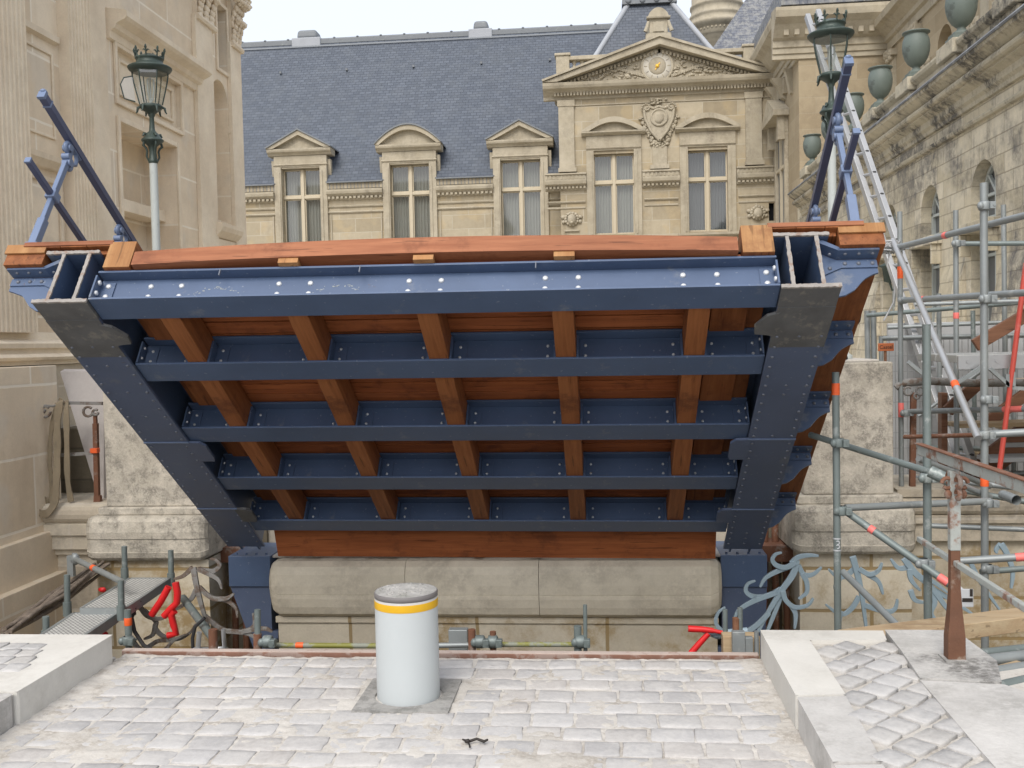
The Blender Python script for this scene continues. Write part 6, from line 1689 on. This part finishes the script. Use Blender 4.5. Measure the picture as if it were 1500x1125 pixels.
tag(build('steel_clip', m, M['galv'], None, .003), 'grey steel clip in front of the pale timber block', 'clip')
# ---- left pedestal clutter: leaning slab, iron rail, lifting slings
m = MB(); S = [(88,544),(131,544),(152,572),(152,735),(146,735)]
m.prism(S, lambda a,b: A(a,b,8.9-(b-544)/190*.30), lambda a,b: A(a,b,8.9-(b-544)/190*.30)+Vector((0,.07,.02)))
tag(build('leaning_slab', m, M['slabpink'], None, .006), 'pinkish pale stone slab leaning between left building and left pedestal', 'slab')
m = MB(); p, q = A(98,738,9.15), A(152,738,9.15); m.box(p.x,q.x,9.0,9.3,p.z,p.z+.75); tag(build('stone_block', m, M['darkstone'], None, .015), 'dark stone block standing behind the leaning slab', 'block')
ir = thing('old_railing', 'old scrolled iron railing end with orange tape on the left parapet', 'railing', A(143,747,8.45))
m = MB(); m.bar(A(143,745,8.45), A(140,620,8.45), .042, .042); m.bar(A(140,620,8.45), A(139,605,8.45), .03, .03); p = A(144,745,8.45); m.box(p.x-.036,p.x+.036,p.y-.03,p.y+.03,p.z-.01,p.z+.12,.008); build('post', m, M['rust'], ir, .003)
m = MB(); m.bar(A(88,590,8.45), A(150,591,8.45), .03, .028); build('handrail', m, M['iron_old'], ir)
m = MB(); m.bar(A(88,667,8.45), A(143,663,8.45), .028, .028); build('lower_rail', m, M['iron_old'], ir)
m = MB()
for cx, cy, r in ((129,603,7),(140,604,4),(66,603,8),(60,600,6)):
    m.path([A(cx+r*math.cos(t*.5), cy+r*math.sin(t*.5), 8.43) for t in range(12)], .012, 6)
m.path([A(58,603,8.43),A(66,594,8.43),A(78,595,8.43),A(90,591,8.43)], .012, 6)
build('scroll', m, M['iron_old'], ir)
m = MB(); p = A(139.5,660,8.43); m.box(p.x-.035,p.x+.03,p.y-.03,p.y+.03,p.z-.022,p.z+.022); build('tape_band', m, M['orange'], ir, .005)
def strap(label, pts, w, Y):
    P = [A(x,y,Y+dy) for x,y,dy in pts]
    Q = []
    for k in range(len(P)-1):
        p0, p1, p2, p3 = P[max(k-1,0)], P[k], P[k+1], P[min(k+2,len(P)-1)]
        for j in range(6):
            t = j/6; Q.append(.5*((2*p1)+(p2-p0)*t+(2*p0-5*p1+4*p2-p3)*t*t+(3*p1-p0-3*p2+p3)*t**3))
    Q.append(P[-1]); m = MB(); prev = None; pts = []
    for k, p in enumerate(Q):
        d = (Q[min(k+1,len(Q)-1)]-Q[max(k-1,0)]).normalized(); nrm = Vector((0,-1,0)); a = d.cross(nrm)
        if a.length < .2: a = prev or Vector((1,0,0))
        a.normalize(); prev = a; b = a.cross(d).normalized()
        ww = w*(1+.12*math.sin(k*.9))
        pts += [tuple(p+a*ww/2-b*.006), tuple(p-a*ww/2-b*.006), tuple(p-a*ww/2+b*.006), tuple(p+a*ww/2+b*.006)]
    n = len(Q); m.add(pts, [(i*4+k, i*4+(k+1)%4, (i+1)*4+(k+1)%4, (i+1)*4+k) for i in range(n-1) for k in range(4)]+[(0,1,2,3),(n*4-4,n*4-3,n*4-2,n*4-1)])
    tag(build('lifting_sling', m, M['strap'], None, .002), label, 'sling', 'webbing slings on the old iron rail')
strap('widest webbing sling hanging nearest the wall and curling into a loop on the ledge', [(92,590,.05),(88,589,-.03),(84,620,-.04),(84,665,-.05),(83,700,-.08),(80,735,-.10),(68,752,-.12),(54,748,-.10),(50,735,-.06),(60,729,-.02),(68,738,.0)], .062, 8.4)
strap('narrow twisted webbing sling behind the widest one', [(84,590,.06),(80,605,.02),(74,640,.02),(73,680,.0),(76,715,-.02),(70,745,-.05)], .040, 8.45)
strap('middle webbing sling hanging straight down to the ledge', [(97,588,.04),(97,600,-.02),(98,650,-.03),(99,700,-.02),(104,735,-.01)], .050, 8.4)
m = MB(); p = A(35,746,8.3); q = A(48,744,8.3); m.bar(p,q,.04,.03); tag(build('metal_wedge', m, M['alu'], None, .004), 'short pale metal wedge on the ledge at the foot of the slings', 'wedge')
# cable trailing from the right walkway
m = MB(); m.path([A(1262,445,7.2),A(1258,470,7.3),A(1246,485,7.6),A(1236,510,8.0),A(1240,525,8.2)], .012, 7)
tag(build('cable', m, M['rubber']), 'dark cable hanging from the right edge of the bridge deck to the lamp base', 'cable')

# dark hoses among the old ironwork at left
m = MB(); m.path([A(197,890,6.6),A(193,905,6.6),A(197,925,6.6),A(210,945,6.5),A(232,957,6.4)], .014, 7); m.path([A(205,880,6.7),A(196,893,6.65),A(197,900,6.62)], .013, 7)
tag(build('hose', m, M['rubber']), 'black hose looping down beside the orange banded standard at left', 'hose')
m = MB(); m.path([A(300,905,6.4),A(286,918,6.4),A(282,935,6.4),A(283,960,6.4)], .012, 7)
tag(build('hose', m, M['rubber']), 'black hose hanging straight left of the pale U-shaped bracket', 'hose')
